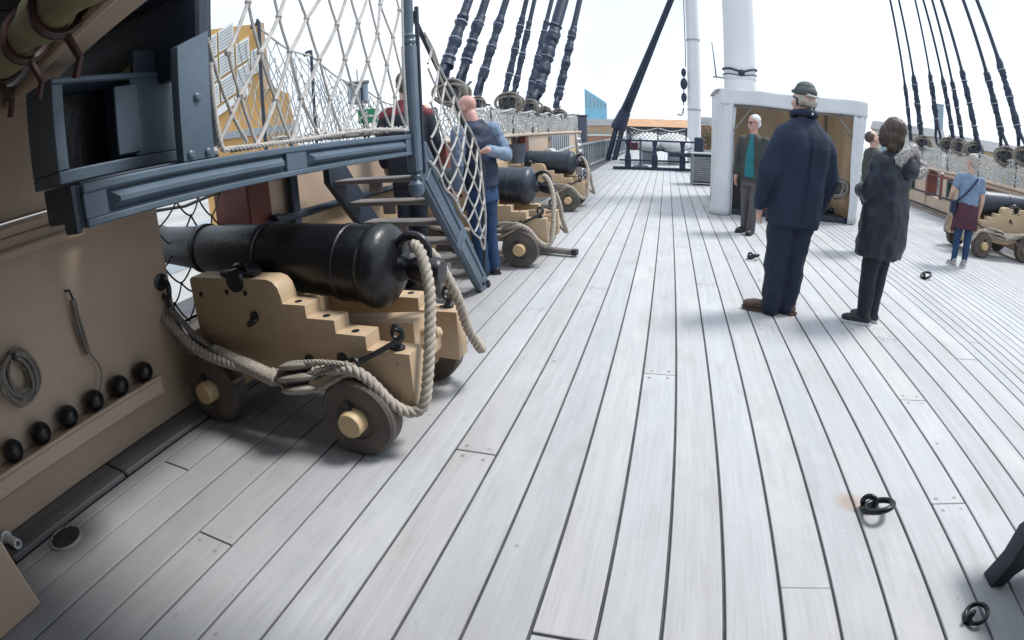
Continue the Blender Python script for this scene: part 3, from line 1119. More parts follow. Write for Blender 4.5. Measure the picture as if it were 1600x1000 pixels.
bn_ = thing('bunched_net', 'loose bunch of rope net lying along the top of the platform beam', 'net', (PX - 0.03, 2.6, 1.43))
b = MB((PX - 0.03, 2.6, 1.43))
sr = random.Random(12)
for k in range(9):
    ya = 1.75 + 0.13 * k
    pts = [(PX - 0.03 + sr.uniform(-.03, .02), ya + u * 0.42, 1.440 + sr.uniform(0, 0.045)) for u in np.linspace(0, 1, 8)]
    b.tube(resample(pts, 0.03), 0.0062, 5)
b.build('strands', M['net_white'], bn_, 60)
b = MB((PX - 0.03, 2.6, 1.43))
b.rope([(PX - 0.04, 1.6, 1.447), (PX - 0.05, 2.1, 1.452), (PX - 0.035, 2.5, 1.446), (PX - 0.05, 3.1, 1.455)], 0.012)
b.build('foot_rope', M['rope_grey'], bn_, 60)

ln = thing('ladder_net', 'white rope net laced between the ladder handrail and its side', 'net', (PX + 0.03, 3.9, 0.6))
b = MB((PX + 0.03, 3.9, 0.6))


def P_lad(s, t):
    # s forward, t from stringer (0) up to handrail (1)
    y = 3.34 + s * 1.03
    lo = 1.235 - (y - 3.34) * 0.83
    hi = 2.13 - (y - 3.34) * 0.885
    return Vector((PX + 0.04 + 0.03 * math.sin(t * PI) + 0.008 * math.sin(s * 17), y + 0.02 * math.sin(t * 7), lo + (hi - lo) * t - 0.02 * math.sin(s * 28) * (1 - t)))


def lad_bounds(y):
    return 1.235 - (y - 3.34) * 0.83, 2.13 - (y - 3.34) * 0.885


def lad_in(y, z):
    lo, hi = lad_bounds(y)
    return 3.345 <= y <= 4.365 and lo <= z <= hi


def lad_p(y, z):
    lo, hi = lad_bounds(y)
    t = (z - lo) / (hi - lo)
    return Vector((PX + 0.04 + 0.03 * math.sin(max(0, min(1, t)) * PI) + 0.006 * math.sin(y * 17), y, z))


nd = {}
for i in range(-1, 12):
    for j in range(-2, 16):
        if (i + j) % 2 == 0:
            nd[(i, j)] = (3.34 + i * 0.108 + random.gauss(0, .006), 0.42 + j * 0.122 + random.gauss(0, .006))
for (i, j), (ya, za) in nd.items():
    if lad_in(ya, za):
        b.sphere(lad_p(ya, za), 0.0135, 6, 4)
    for di in (-1, 1):
        q_ = nd.get((i + di, j + 1))
        if q_ is None:
            continue
        samples = [(ya + (q_[0] - ya) * k / 24, za + (q_[1] - za) * k / 24) for k in range(25)]
        ins = [s_ for s_ in samples if lad_in(*s_)]
        if len(ins) < 3:
            continue
        pts = [lad_p(*s_) for s_ in ins[::4]] + [lad_p(*ins[-1])]
        n_ = len(pts)
        pts = [v_ - Vector((0, 0, 0.012 * math.sin(PI * k / max(1, n_ - 1)))) for k, v_ in enumerate(pts)]
        b.tube(pts, 0.0084, 6, cap=False)
b.build('netting', M['net_white'], ln)
b = MB((PX + 0.03, 3.9, 0.6))
b.rope([P_lad(s, 0) for s in np.linspace(0, 1, 9)] + [P_lad(1, t) for t in np.linspace(0.15, 1, 5)] + [P_lad(s, 1) for s in np.linspace(0.9, 0, 9)], 0.0095)
b.build('border_rope', M['net_white'], ln)

gp = thing('port_net', 'black rope net hung across the open port of the nearest gun', 'net', (-2.78, 2.25, 0.45))
b = MB((-2.78, 2.25, 0.45))
net(b, lambda s, t: (-2.80 + 0.04 * math.sin(s * 7 + t * 5), 1.90 + s * 0.70, 0.45 + t * 0.74), 3, 3, 0.006, 0.02, 0.015, True, 6, 5)
b.build('netting', M['net_black'], gp)
b = MB((-2.78, 2.25, 0.45))
b.tube([(-2.80, 1.885, 1.19), (-2.80, 2.25, 1.16), (-2.80, 2.615, 1.20)], 0.011, 6)
b.tube([(-2.80, 1.885, 0.455), (-2.80, 2.615, 0.455)], 0.010, 6)
build_each(b, 'border_rope', M['net_black'], gp)

# ================================================================== GUNS
def gun_parts(root, m_gun, ropes_far=False, quoin=True):
    """Local frame: x outboard along the barrel, z up. Base ring at x = 0."""
    ax0, slope = 0.800, 0.072
    axis = Vector((1, 0, slope)).normalized()

    def A(x):
        return Vector((x, 0, ax0 + slope * x))
    prof = [(-0.115, 0.0), (-0.112, 0.06), (-0.085, 0.072), (-0.078, 0.105), (-0.055, 0.15), (-0.03, 0.185), (-0.012, 0.203), (0.015, 0.213), (0.045, 0.213),
            (0.068, 0.205), (0.078, 0.196), (0.20, 0.194), (0.206, 0.200), (0.226, 0.200), (0.232, 0.192), (0.50, 0.185), (0.74, 0.176), (0.745, 0.184),
            (0.775, 0.184), (0.785, 0.170), (1.05, 0.155), (1.28, 0.141), (1.285, 0.152), (1.315, 0.152), (1.325, 0.136), (1.6, 0.124), (1.78, 0.119),
            (1.80, 0.130), (1.82, 0.130), (1.83, 0.119), (1.93, 0.128), (2.0, 0.148), (2.03, 0.152), (2.045, 0.146), (2.05, 0.06), (1.85, 0.055), (1.80, 0.0)]
    b = MB()
    b.lathe(prof, A(0) - axis * 0, axis, 40, False)
    barrel = b.build('barrel', m_gun, root, 40)
    b = MB()
    b.lathe([(-0.30, 0.0), (-0.298, 0.055), (-0.285, 0.066), (-0.20, 0.070), (-0.16, 0.062), (-0.13, 0.048), (-0.105, 0.062), (-0.09, 0.07)], A(0), axis, 24, False)
    b.build('cascabel', m_gun, barrel, 40)
    b = MB()
    b.torus(A(-0.15) + Vector((0.0, 0, 0.085)), (0, 1, 0), 0.078, 0.024, 26, 10, squash=1.0)
    b.build('breeching_loop', m_gun, barrel)
    b = MB()
    b.lathe([(-0.35, 0.0), (-0.349, 0.058), (-0.34, 0.062), (0.34, 0.062), (0.349, 0.058), (0.35, 0.0)], A(0.72) - Vector((0, 0, 0.05)), (0, 1, 0), 20, False)
    b.build('trunnion', m_gun, barrel)
    # cheeks
    pr_ = [(-0.26, 0.225), (-0.26, 0.50), (-0.045, 0.50), (-0.045, 0.568), (0.115, 0.568), (0.115, 0.632), (0.275, 0.632), (0.275, 0.695), (0.415, 0.695),
           (0.417, 0.725), (0.432, 0.775), (0.46, 0.803), (0.50, 0.815), (1.08, 0.815), (1.10, 0.80), (1.10, 0.34), (0.86, 0.30), (0.62, 0.235), (0.4, 0.235), (0.25, 0.25)]
    for s in (1, -1):
        b = MB()
        b.prism(pr_, s * 0.276 - 0.062, s * 0.276 + 0.062)
        ck = b.build('cheek', M['ochre'], root, 30, bevel=0.005)
        for x, z in ((-0.15, 0.50), (0.035, 0.568), (0.19, 0.632), (0.35, 0.695)):
            b = MB()
            b.lathe([(0, 0.019), (0.003, 0.019), (0.005, 0.012)], (x, s * 0.29, z), (0, 0, 1), 12)
            b.build('bolt_head', M['iron'], ck)
        b = MB()
        b.box((0.72, s * 0.29, 0.832), (0.26, 0.07, 0.026), 0.008)
        b.torus((0.72, s * 0.29, 0.80), (0, 1, 0), 0.07, 0.016, 12, 6, PI)
        b.build('capsquare', M['iron'], ck)
        # side rings and bolts on the outer face
        for x, z, R in ((0.10, 0.43, 0.034), (0.30, 0.40, 0.03), (0.62, 0.60, 0.03)):
            b = MB()
            b.lathe([(0, 0.026), (0.012, 0.026), (0.018, 0.014)], (x, s * 0.336, z + 0.02), (0, s, 0), 12)
            b.torus((x, s * 0.362, z), (0.35, 0.4 * s, 1.0), R, 0.010, 18, 6)
            b.build('ring_bolt', M['iron'], ck)
        for x, z in ((-0.20, 0.30), (-0.20, 0.44), (0.20, 0.30), (0.50, 0.33), (0.50, 0.55), (0.66, 0.74), (0.80, 0.74), (1.02, 0.50), (1.02, 0.72)):
            b = MB()
            b.lathe([(0, 0.016), (0.003, 0.016), (0.006, 0.008)], (x, s * 0.337, z), (0, s, 0), 10)
            b.build('bolt_head', M['iron'] if z > 0.6 else M['ochre_worn'], ck)
        # eye bolt standing on the rear step
        b = MB()
        b.lathe([(0, 0.03), (0.012, 0.03), (0.02, 0.016), (0.05, 0.014)], (-0.185, s * 0.29, 0.50), (0, 0, 1), 12)
        b.torus((-0.185, s * 0.29, 0.575), (0.35, 1, 0), 0.034, 0.012, 18, 7)
        b.build('eye_bolt', M['iron'], ck)
    # axletrees and trucks
    for x, r, w in ((0.0, 0.195, 0.115), (0.99, 0.205, 0.115)):
        b = MB()
        b.box((x + 0.01, 0, 0.205), (0.17, 0.72, 0.13), 0.010)
        b.box((x + 0.01, 0, 0.285), (0.15, 0.47, 0.06), 0.006)
        ax = b.build('axletree', M['ochre'], root)
        for s in (1, -1):
            b = MB()
            b.lathe([(0, 0.064), (0.145, 0.064), (0.16, 0.058)], (x, s * 0.36, r), (0, s, 0), 20)
            b.build('axle_arm', M['hub'], ax)
            b = MB()
            y0 = s * 0.345
            b.lathe([(0, 0.062), (0, r - 0.012), (0.012, r), (w - 0.014, r), (w, r - 0.012), (w + 0.001, 0.10), (w - 0.006, 0.096), (w - 0.006, 0.062)], (x, y0, r + 0.001), (0, s, 0), 36, False)
            tk = b.build('truck', M['truck'], root, 30)
            b = MB()
            b.box((x, s * 0.475, r + 0.04), (0.022, 0.022, 0.135), 0.005, Matrix.Rotation(0.4, 3, 'Y'))
            b.build('linchpin', M['iron'], tk)
    b = MB()
    b.box((0.60, 0, 0.45), (0.11, 0.47, 0.28), 0.01)
    b.build('transom', M['ochre'], root)
    b = MB()
    b.prism([(-0.20, 0.335), (0.60, 0.40), (0.60, 0.445), (-0.20, 0.395)], -0.13, 0.13)
    b.build('stool_bed', M['ochre_worn'], root, 30, bevel=0.004)
    b = MB()
    b.prism([(-0.16, 0.40), (-0.16, 0.545), (0.34, 0.50), (0.34, 0.43)], -0.085, 0.085)
    b.lathe([(0, 0.022), (0.04, 0.020), (0.07, 0.032), (0.10, 0.028), (0.115, 0.008)], (-0.155, 0, 0.47), (-1, 0, 0), 14)
    b.build('quoin', M['ochre'], root, 30, bevel=0.003)


def breeching(root, s_near, big=True, rad=0.0265):
    n, f = s_near, -s_near
    loop = Vector((-0.15, 0, 0.835))
    pts = [(1.28, 0.44 * n, 0.60), (0.95, 0.455 * n, 0.42), (0.45, 0.44 * n, 0.37), (0.20, 0.425 * n, 0.405), (0.02, 0.42 * n, 0.435), (-0.08, 0.42 * n, 0.40),
           (-0.17, 0.405 * n, 0.29), (-0.24, 0.375 * n, 0.232), (-0.295, 0.345 * n, 0.245), (-0.315, 0.315 * n, 0.33), (-0.315, 0.24 * n, 0.52), (-0.295, 0.15 * n, 0.72), (-0.235, 0.075 * n, 0.87),
           (-0.175, 0.02 * n, 0.915), (-0.165, 0.06 * f, 0.885), (-0.22, 0.12 * f, 0.80), (-0.29, 0.17 * f, 0.60), (-0.31, 0.23 * f, 0.42), (-0.335, 0.31 * f, 0.275), (-0.325, 0.38 * f, 0.235), (-0.26, 0.445 * f, 0.27),
           (-0.08, 0.44 * f, 0.42), (0.3, 0.44 * f, 0.40), (0.9, 0.46 * f, 0.45), (1.28, 0.44 * f, 0.62)]
    b = MB()
    if big:
        b.rope(pts, rad, 0.105, 7)
    else:
        b.rope(pts, rad, 0.13, 5)
    return b.build('breeching_rope', M['rope'], root, 60)


gun = thing('cannon', 'nearest black cannon on its stepped ochre carriage under the blue grey platform', 'cannon', (-1.30, 2.21, 0), PI, 'cannons along the deck sides')
gun_parts(gun, M['black'])
breeching(gun, 1)
gun2 = copy_tree(gun)
gun2.location = (-1.46, 5.62, 0)
tag(gun2, 'second black cannon just beyond the man in the navy gilet', 'cannon')
gun3 = copy_tree(gun2)
gun3.location = (-1.64, 9.36, 0)
tag(gun3, 'third black cannon on the left side, farthest of the row', 'cannon')
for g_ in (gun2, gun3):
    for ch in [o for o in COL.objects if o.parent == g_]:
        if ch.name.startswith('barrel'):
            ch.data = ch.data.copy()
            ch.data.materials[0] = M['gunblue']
gun4 = copy_tree(gun2)
gun4.location = (5.15, 8.05, 0)
gun4.rotation_euler = (0, 0, math.radians(4))
tag(gun4, 'black cannon against the right bulwark beyond the woman in the grey blue top', 'cannon')


def pulley_block(mb_shell, mb_slot, c, d, L, w, h, sgn=1):
    d = Vector(d).normalized()
    x, y, _ = frame_of(d)
    sg = 1 if sgn >= 0 else -1
    x, y = (y * 0.93 - x * 0.37 * sg), (-x * 0.93 * sg - y * 0.37) * sg
    R = Matrix((d, x, y)).transposed()
    for k in (-1, 0, 1):
        mb_shell.sphere(Vector(c) + x * k * w * 0.60, 1, 18, 10, (L / 2 * (1 - 0.14 * abs(k)), w * 0.265, h / 2 * (1 - 0.1 * abs(k))), R)
    mb_slot.sphere(Vector(c), 1, 16, 8, (L / 2 * 0.60, w * 0.60, h / 2 * 0.72), R)


def tackle(loc, rotz, s, label, full=True):
    """Side tackle from the eye bolt on the cheek to the ring in the bulwark. Same local frame as the gun."""
    t = thing('gun_tackle', label, 'tackle', loc, rotz, 'tackles of the guns')
    y = 0.40 * s
    # hook
    b = MB()
    hk = resample([(-0.185, 0.31 * s, 0.60), (-0.215, 0.30 * s, 0.585), (-0.20, 0.315 * s, 0.553), (-0.15, 0.345 * s, 0.525), (-0.09, 0.37 * s, 0.495), (-0.03, 0.39 * s, 0.468)], 0.02)
    b.tube(hk, [0.013 if i > 2 else 0.010 for i in range(len(hk))], 8)
    b.torus((-0.005, 0.40 * s, 0.455), (0, 1, 0.2), 0.024, 0.010, 14, 6)
    b.build('hook', M['iron'], t)
    # block
    b, c = MB(), MB()
    bc = Vector((0.285, 0.475 * s, 0.385))
    dv = Vector((1, 0.12 * s, -0.18))
    pulley_block(b, c, bc, dv, 0.23, 0.092, 0.14, s)
    bl = b.build('block', M['block'], t, 60)
    c.build('sheave', M['iron'], bl, 60)
    # strop round the block and to the hook
    dn = dv.normalized()
    x, yv, _ = frame_of(dn)
    b = MB()
    for side in (-1, 1):
        pth = [Vector((-0.02, 0.405 * s, 0.452)), Vector((0.10, 0.445 * s, 0.425)) + yv * 0.05 * side, bc - dn * 0.06 + yv * 0.074 * side, bc + dn * 0.05 + yv * 0.070 * side, bc + dn * 0.125 + yv * 0.008 * side]
        b.rope(pth, 0.011, 0.06, 5, step=0.008)
    b.build('strop', M['rope'], t, 60)
    b = MB()
    for k in range(3):
        o = (k - 1) * 0.022
        b.rope([Vector((0.02, 0.415 * s, 0.462 + o * 0.3)), Vector((0.14, 0.45 * s + o * 0.4, 0.42 + o)), bc - dn * 0.08 + Vector((0, o, o))], 0.009, 0.05, 5, step=0.008)
    # fall to the frapping
    f0, f1 = Vector((0.42, 0.475 * s, 0.355)), Vector((0.93, 0.40 * s, 0.43))
    rg = Vector((1.27, 0.40 * s, 0.70))
    for k in range(4):
        o = Vector((0, (k - 1.5) * 0.016, random.uniform(-.012, .012)))
        b.rope([bc + dn * 0.08 + o, f0 + o * 0.6, f0.lerp(f1, 0.5), f1 + o], 0.009, 0.06, 5, step=0.012)
    for k in range(6):
        o = Vector((random.uniform(-.02, .02), random.uniform(-.035, .035), random.uniform(-.02, .02)))
        sag = Vector((0, 0, -0.03 - 0.025 * k))
        b.rope([f1 + o * 0.3, f1.lerp(rg, 0.45) + o + sag, rg + o * 0.4 + Vector((0, 0, -0.03))], 0.010, 0.06, 5, step=0.012)
    for k in range(3):
        o = Vector((random.uniform(-.02, .02), random.uniform(-.04, .04), 0))
        b.rope([f0 + Vector((0.25, 0, -0.02)), f1 + o + Vector((0.02, 0, -0.16 - 0.03 * k)), rg + o + Vector((-0.02, 0, -0.22 - 0.05 * k)), rg + Vector((0.03, 0, -0.1))], 0.009, 0.06, 5, step=0.012)
    b.build('fall', M['rope_grey'], t, 60)
    b = MB()
    d = (f1 - f0)
    n = 34 if full else 14
    x, yv, dd = frame_of(d)
    pts = []
    for i in range(n * 8 + 1):
        u = i / (n * 8)
        r = 0.034 * (0.72 + 0.28 * math.sin(PI * min(1, 0.25 + u * 0.9)))
        a = 2 * PI * i / 8
        pts.append(f0.lerp(f1, u) + (x * math.cos(a) + yv * math.sin(a)) * r)
    b.tube(pts, d.length / n * 0.56, 5)
    b.tube([f0.lerp(f1, k) for k in np.linspace(0, 1, 6)], 0.03, 10)
    b.tube(resample([f0.lerp(f1, 0.9) + Vector((0, 0.02 * s, -0.03)), f0.lerp(f1, 0.86) + Vector((0, 0.03 * s, -0.08)), f0.lerp(f1, 0.84) + Vector((0, 0.02 * s, -0.12))], 0.02), 0.006, 5)
    b.build('frapping', M['rope'], t, 60)
    # ring and inboard block
    b = MB()
    b.lathe([(0, 0.05), (0.015, 0.05), (0.022, 0.026), (0.05, 0.02)], rg + Vector((0.04, 0, 0.10)), (-1, 0, 0), 14)
    b.torus(rg + Vector((0.0, 0, 0.06)), (0.2, 1, 0.1), 0.055, 0.016, 20, 8)
    b.tube([rg + Vector((0, 0, 0.01)), rg + Vector((-0.02, 0.01, -0.05)), rg + Vector((-0.05, 0, -0.07))], 0.014, 7)
    b.build('wall_ring', M['iron'], t, 60)
    return t


tk1 = tackle((-1.30, 2.21, 0), PI, 1, 'grey rope tackle with a wooden block hooked to the near side of the nearest cannon')
tk2 = copy_tree(tk1)
tk2.location = gun2.location
tag(tk2, 'rope tackle on the near side of the second cannon beside the standing man')
tk3 = copy_tree(tk1)
tk3.location = gun3.location
tag(tk3, 'rope tackle on the near side of the farthest left cannon')
tk4 = tackle(tuple(gun4.location), gun4.rotation_euler.z, -1, 'slack rope tackle along the near side of the right hand cannon', False)
tag(tk1, None, None)

# handspike lying behind the second gun
hs = thing('handspike', 'dark wooden handspike lying on the deck behind the second cannon', 'handspike', (-1.2, 5.7, 0))
b = MB((-1.2, 5.7, 0))
b.beam((-1.75, 5.88, 0.06), (-0.96, 5.73, 0.05), 0.075, 0.06, 0.01)
sp_ = b.build('bar', M['tread'], hs)
b = MB((-1.2, 5.7, 0))
b.beam((-1.02, 5.742, 0.052), (-0.955, 5.729, 0.051), 0.081, 0.066, 0.006)
b.build('iron_shoe', M['iron'], hs)


# ================================================================== PEOPLE
class Blob:
    """Overlapping closed shapes fused to one skin (voxel remesh), smoothed, optionally creased."""

    def __init__(self):
        self.mb = MB()

    def cap(self, a, b, ra, rb=None, n=3):
        rb = ra if rb is None else rb
        a, b = Vector(a), Vector(b)
        L = (b - a).length
        d = (b - a) / max(L, 1e-6)
        prof = [(-ra * math.cos(t), ra * math.sin(t)) for t in np.linspace(0.05, PI / 2, 5)]
        prof += [(L + rb * math.sin(t), rb * math.cos(t)) for t in np.linspace(0.0, PI / 2 - 0.05, 5)]
        self.mb.lathe(prof, a, d, 14)
        return self

    def chain(self, pts, rs):
        for (a, b), (ra, rb) in zip(zip(pts, pts[1:]), zip(rs, rs[1:])):
            self.cap(a, b, ra, rb)
        return self

    def ell(self, c, r, rot=None):
        self.mb.sphere(c, 1.0, 20, 14, r, rot)
        return self

    def loft(self, rings, seg=24, p=2.3):
        """rings: (centre, rx, ry) - superellipse cross sections, level."""
        vs, fs = [], []
        for c, rx, ry in rings:
            for k in range(seg):
                a = 2 * PI * k / seg
                ca, sa = math.cos(a), math.sin(a)
                vs.append(Vector(c) + Vector((math.copysign(abs(ca) ** (2 / p), ca) * rx, math.copysign(abs(sa) ** (2 / p), sa) * ry, 0)))
        n = len(rings)
        for i in range(n - 1):
            for k in range(seg):
                k2 = (k + 1) % seg
                fs.append((i * seg + k, i * seg + k2, (i + 1) * seg + k2, (i + 1) * seg + k))
        fs.append(tuple(range(seg - 1, -1, -1)))
        fs.append(tuple((n - 1) * seg + k for k in range(seg)))
        self.mb.add(vs, fs)
        return self

    def build(self, name, m, parent, voxel=0.011, smooth=5, crease=0.0, cf=(9, 9, 3.5), T=None, seed=0):
        if T is not None:
            self.mb.v = [T @ p for p in self.mb.v]
        o = self.mb.build(name, m, None, 0)
        md = o.modifiers.new('fuse', 'REMESH')
        md.mode = 'VOXEL'
        md.voxel_size = voxel
        ms = o.modifiers.new('soften', 'SMOOTH')
        ms.factor = 0.55
        ms.iterations = smooth
        dg = bpy.context.evaluated_depsgraph_get()
        me = bpy.data.meshes.new_from_object(o.evaluated_get(dg))
        o.modifiers.clear()
        old = o.data
        o.data = me
        bpy.data.meshes.remove(old)
        me.name = name
        if not me.materials:
            me.materials.append(m)
        if crease:
            off = Vector((seed * 3.1, seed * 1.7, seed * 0.9))
            nrm = [v.normal.copy() for v in me.vertices]
            for v, nn in zip(me.vertices, nrm):
                p = Vector((v.co.x * cf[0], v.co.y * cf[1], v.co.z * cf[2])) + off
                d = noise.noise(p) + 0.5 * noise.noise(p * 2.3)
                v.co += nn * d * crease
        me.polygons.foreach_set('use_smooth', [True] * len(me.polygons))
        o.parent = parent
        return o


def hand(bl, wrist, d, palm_n, thumb_side, s=1.0, curl=0.5):
    """Palm, four fingers of different lengths with two bends, thumb from the side of the palm."""
    d = Vector(d).normalized()
    n = Vector(palm_n)
    n = (n - d * n.dot(d)).normalized()
    x = d.cross(n).normalized() * thumb_side
    w = Vector(wrist)
    bl.cap(w, w + d * 0.03 * s, 0.026 * s, 0.03 * s)
    for k in (-1.2, 0, 1.2):
        bl.cap(w + d * 0.025 * s + x * k * 0.012 * s, w + d * 0.085 * s + x * k * 0.018 * s, 0.0165 * s, 0.0135 * s)
    for k, L in zip((1.5, 0.5, -0.5, -1.5), (0.072, 0.08, 0.075, 0.06)):
        p = w + d * 0.09 * s + x * k * 0.0195 * s
        dirv = d.copy()
        r = 0.0095 * s
        for j in range(3):
            ang = curl * (0.5 + 0.55 * j)
            dd = (d * math.cos(ang) + n * math.sin(ang)).normalized()
            q = p + dd * L * s * (0.45, 0.32, 0.23)[j]
            bl.cap(p, q, r, r * 0.9)
            p, r = q, r * 0.9
    p = w + d * 0.03 * s + x * 0.028 * s
    q = p + (d * 0.6 + x * 0.65 + n * 0.3).normalized() * 0.042 * s
    bl.cap(p, q, 0.014 * s, 0.0115 * s)
    bl.cap(q, q + (d * 0.85 + x * 0.1 + n * 0.4).normalized() * 0.032 * s, 0.011 * s, 0.009 * s)


def head(bl, c, Rm, s=1.0):
    """Head centre c; Rm turns head axes (x right, y face, z up)."""
    def P(x, y, z):
        return Vector(c) + Rm @ (Vector((x, y, z)) * s)
    bl.ell(P(0, -0.012, 0.035), (0.076 * s, 0.094 * s, 0.085 * s), Rm)
    bl.ell(P(0, 0.022, -0.025), (0.062 * s, 0.068 * s, 0.085 * s), Rm)
    bl.ell(P(0, 0.045, -0.085), (0.037 * s, 0.036 * s, 0.030 * s), Rm)
    bl.cap(P(0, 0.087, 0.018), P(0, 0.106, -0.022), 0.010 * s, 0.0155 * s)           # nose
    bl.cap(P(-0.035, 0.076, 0.032), P(0.035, 0.076, 0.032), 0.013 * s)                # brow
    bl.cap(P(-0.017, 0.079, -0.055), P(0.017, 0.079, -0.055), 0.0095 * s)             # lips
    for sx in (-1, 1):
        bl.ell(P(sx * 0.045, 0.060, -0.025), (0.022 * s, 0.020 * s, 0.024 * s), Rm)   # cheek
        bl.ell(P(sx * 0.078, -0.010, -0.005), (0.011 * s, 0.020 * s, 0.032 * s), Rm)  # ear
    return P


def eyes(P, parent, T, s=1.0):
    for sx in (-1, 1):
        b = MB()
        b.sphere(T @ P(sx * 0.030, 0.0815, 0.010), 0.0125 * s, 10, 8, (1.15, 0.8, 0.62))
        b.build('eye', M['dglass'], parent, 60)


def shoe(name, m, ms, parent, T, ankle, yaw_, s=1.0, L=0.27):
    a = Vector(ankle)
    R = Matrix.Rotation(yaw_, 3, 'Z')

    def Q(x, y, z):
        return Vector((a.x, a.y, 0)) + R @ Vector((x, y, z)) * s
    bl = Blob()
    bl.cap(Q(0, -0.045, 0.045), Q(0, 0.11, 0.045), 0.042 * s, 0.043 * s)
    bl.ell(Q(0, 0.125, 0.042), (0.046 * s, 0.075 * s, 0.038 * s), R)
    bl.cap(Q(0, -0.03, 0.05), Q(0, -0.02, 0.115), 0.043 * s, 0.042 * s)
    sh = bl.build(name, m, parent, 0.008, 4, T=T)
    b = MB()
    pl = [(-0.035, -0.085), (0.035, -0.085), (0.042, -0.02), (0.040, 0.05), (0.050, 0.12), (0.038, 0.185), (0.0, 0.205), (-0.038, 0.185), (-0.050, 0.12), (-0.040, 0.05), (-0.042, -0.02)]
    vs = [T @ Q(x, y, 0.0) for x, y in pl] + [T @ Q(x * 1.02, y, 0.024) for x, y in pl]
    n = len(pl)
    b.add(vs, [tuple(range(n - 1, -1, -1)), tuple(range(n, 2 * n))] + [(i, (i + 1) % n, (i + 1) % n + n, i + n) for i in range(n)])
    b.build('sole', ms, sh, 20)
    return sh


def lean_T(dx, dy):
    """Shear-free lean of a standing body: turn about the feet."""
    return Matrix.Rotation(dx, 4, 'Y') @ Matrix.Rotation(dy, 4, 'X')


# ---- tall man in the long navy coat, seen from behind
pm = thing('person', 'tall man in a navy coat and grey green cap standing with his back turned', 'person', (0.98, 4.24, 0), math.radians(18))
s = 1.85 / 1.75
T = Matrix.Rotation(math.radians(4.5), 4, 'Y') @ Matrix.Scale(s, 4)
bl = Blob()
hc = Vector((0.0, 0.03, 1.625))
Rh = Matrix.Rotation(math.radians(8), 3, 'Z') @ Matrix.Rotation(math.radians(4), 3, 'X')
P = head(bl, hc, Rh)
bl.cap((0, -0.005, 1.40), (0, 0.01, 1.57), 0.06, 0.056)
bl.loft([((0, 0, 0.86), 0.14, 0.10), ((0, 0, 1.05), 0.14, 0.10), ((0, 0, 1.30), 0.17, 0.105), ((0, 0, 1.42), 0.12, 0.075)])
for sx in (-1, 1):
    bl.chain([(sx * 0.15, 0, 1.34), (sx * 0.25, -0.01, 1.09), (sx * 0.255, 0.06, 0.84)], (0.05, 0.042, 0.03))
    hand(bl, (sx * 0.258, 0.065, 0.82), (0, 0.15, -1), (-sx, 0.1, 0), 1 if sx > 0 else -1, 1.0, 0.5)
    bl.chain([(sx * 0.09, 0, 0.86), (sx * 0.085, 0.01, 0.48), (sx * 0.08, 0, 0.10)], (0.066, 0.042, 0.034))
body = bl.build('body', M['skin'], pm, 0.009, 3, T=T)
bl = Blob()
bl.loft([((0, 0.0, 0.69), 0.205, 0.155), ((0, 0, 0.80), 0.216, 0.160), ((0, 0, 0.98), 0.222, 0.160), ((0, 0, 1.15), 0.232, 0.158), ((0, -0.01, 1.28), 0.235, 0.15), ((0, -0.012, 1.36), 0.222, 0.135), ((0, -0.01, 1.41), 0.185, 0.118), ((0, 0, 1.455), 0.135, 0.102), ((0, 0.005, 1.50), 0.098, 0.094)])
for sx in (-1, 1):
    bl.chain([(sx * 0.165, -0.008, 1.345), (sx * 0.215, -0.012, 1.26), (sx * 0.272, -0.02, 1.07), (sx * 0.27, 0.055, 0.86)], (0.080, 0.085, 0.078, 0.064))
    bl.cap((sx * 0.268, 0.058, 0.85), (sx * 0.268, 0.064, 0.81), 0.058, 0.05)
bl.build('coat', M['navy_coat'], pm, 0.011, 5, 0.020, (6, 6, 2.6), T, 1)
b = MB()
b.tube([T @ Vector((0.0, -0.166, z)) for z in np.linspace(1.30, 0.74, 8)], 0.006, 5)
b.tube([T @ Vector((x, -0.150 + 0.05 * x * x * 8, 1.285)) for x in np.linspace(-0.17, 0.17, 7)], 0.006, 5)
build_each(b, 'coat_seam', M['navy_trousers'], pm)
bl = Blob()
for k in range(16):
    a = 2 * PI * k / 16
    a2 = 2 * PI * (k + 1) / 16
    bl.cap((0.082 * math.cos(a), 0.01 + 0.086 * math.sin(a), 1.525 - 0.012 * math.sin(a)), (0.082 * math.cos(a2), 0.01 + 0.086 * math.sin(a2), 1.525 - 0.012 * math.sin(a2)), 0.032)
bl.build('collar', M['navy_coat'], pm, 0.009, 3, 0.005, T=T, seed=2)
b = MB()
b.sphere(T @ Vector((0, -0.112, 1.53)), 0.009, 8, 6)
b.build('collar_badge', M['white_sign'], pm, 60)
bl = Blob()
bl.loft([((0, 0, 0.70), 0.185, 0.128), ((0, 0, 0.80), 0.182, 0.13), ((0, 0, 0.92), 0.165, 0.12)])
for sx in (-1, 1):
    bl.chain([(sx * 0.082, 0, 0.70), (sx * 0.08, 0.015, 0.46), (sx * 0.07, -0.01, 0.10), (sx * 0.07, -0.01, 0.055)], (0.110, 0.094, 0.082, 0.082))
bl.build('trousers', M['navy_trousers'], pm, 0.010, 4, 0.017, (10, 10, 7), T, 3)
shoe('shoe', M['brown_shoe'], M['brown_shoe'], pm, Matrix.Scale(s, 4), (-0.075, 0.02, 0), math.radians(52), 1.05)
shoe('shoe', M['brown_shoe'], M['brown_shoe'], pm, Matrix.Scale(s, 4), (0.08, -0.01, 0), math.radians(18), 1.05)
bl = Blob()
bl.ell(P(0, -0.012, 0.070), (0.086, 0.103, 0.060), Rh)
bl.cap(P(-0.03, 0.10, 0.068), P(0.03, 0.10, 0.068), 0.016)
bl.ell(P(0, -0.01, 0.10), (0.07, 0.085, 0.055), Rh)
bl.build('cap', M['cap'], pm, 0.007, 2, 0.003, T=T)
b = MB()
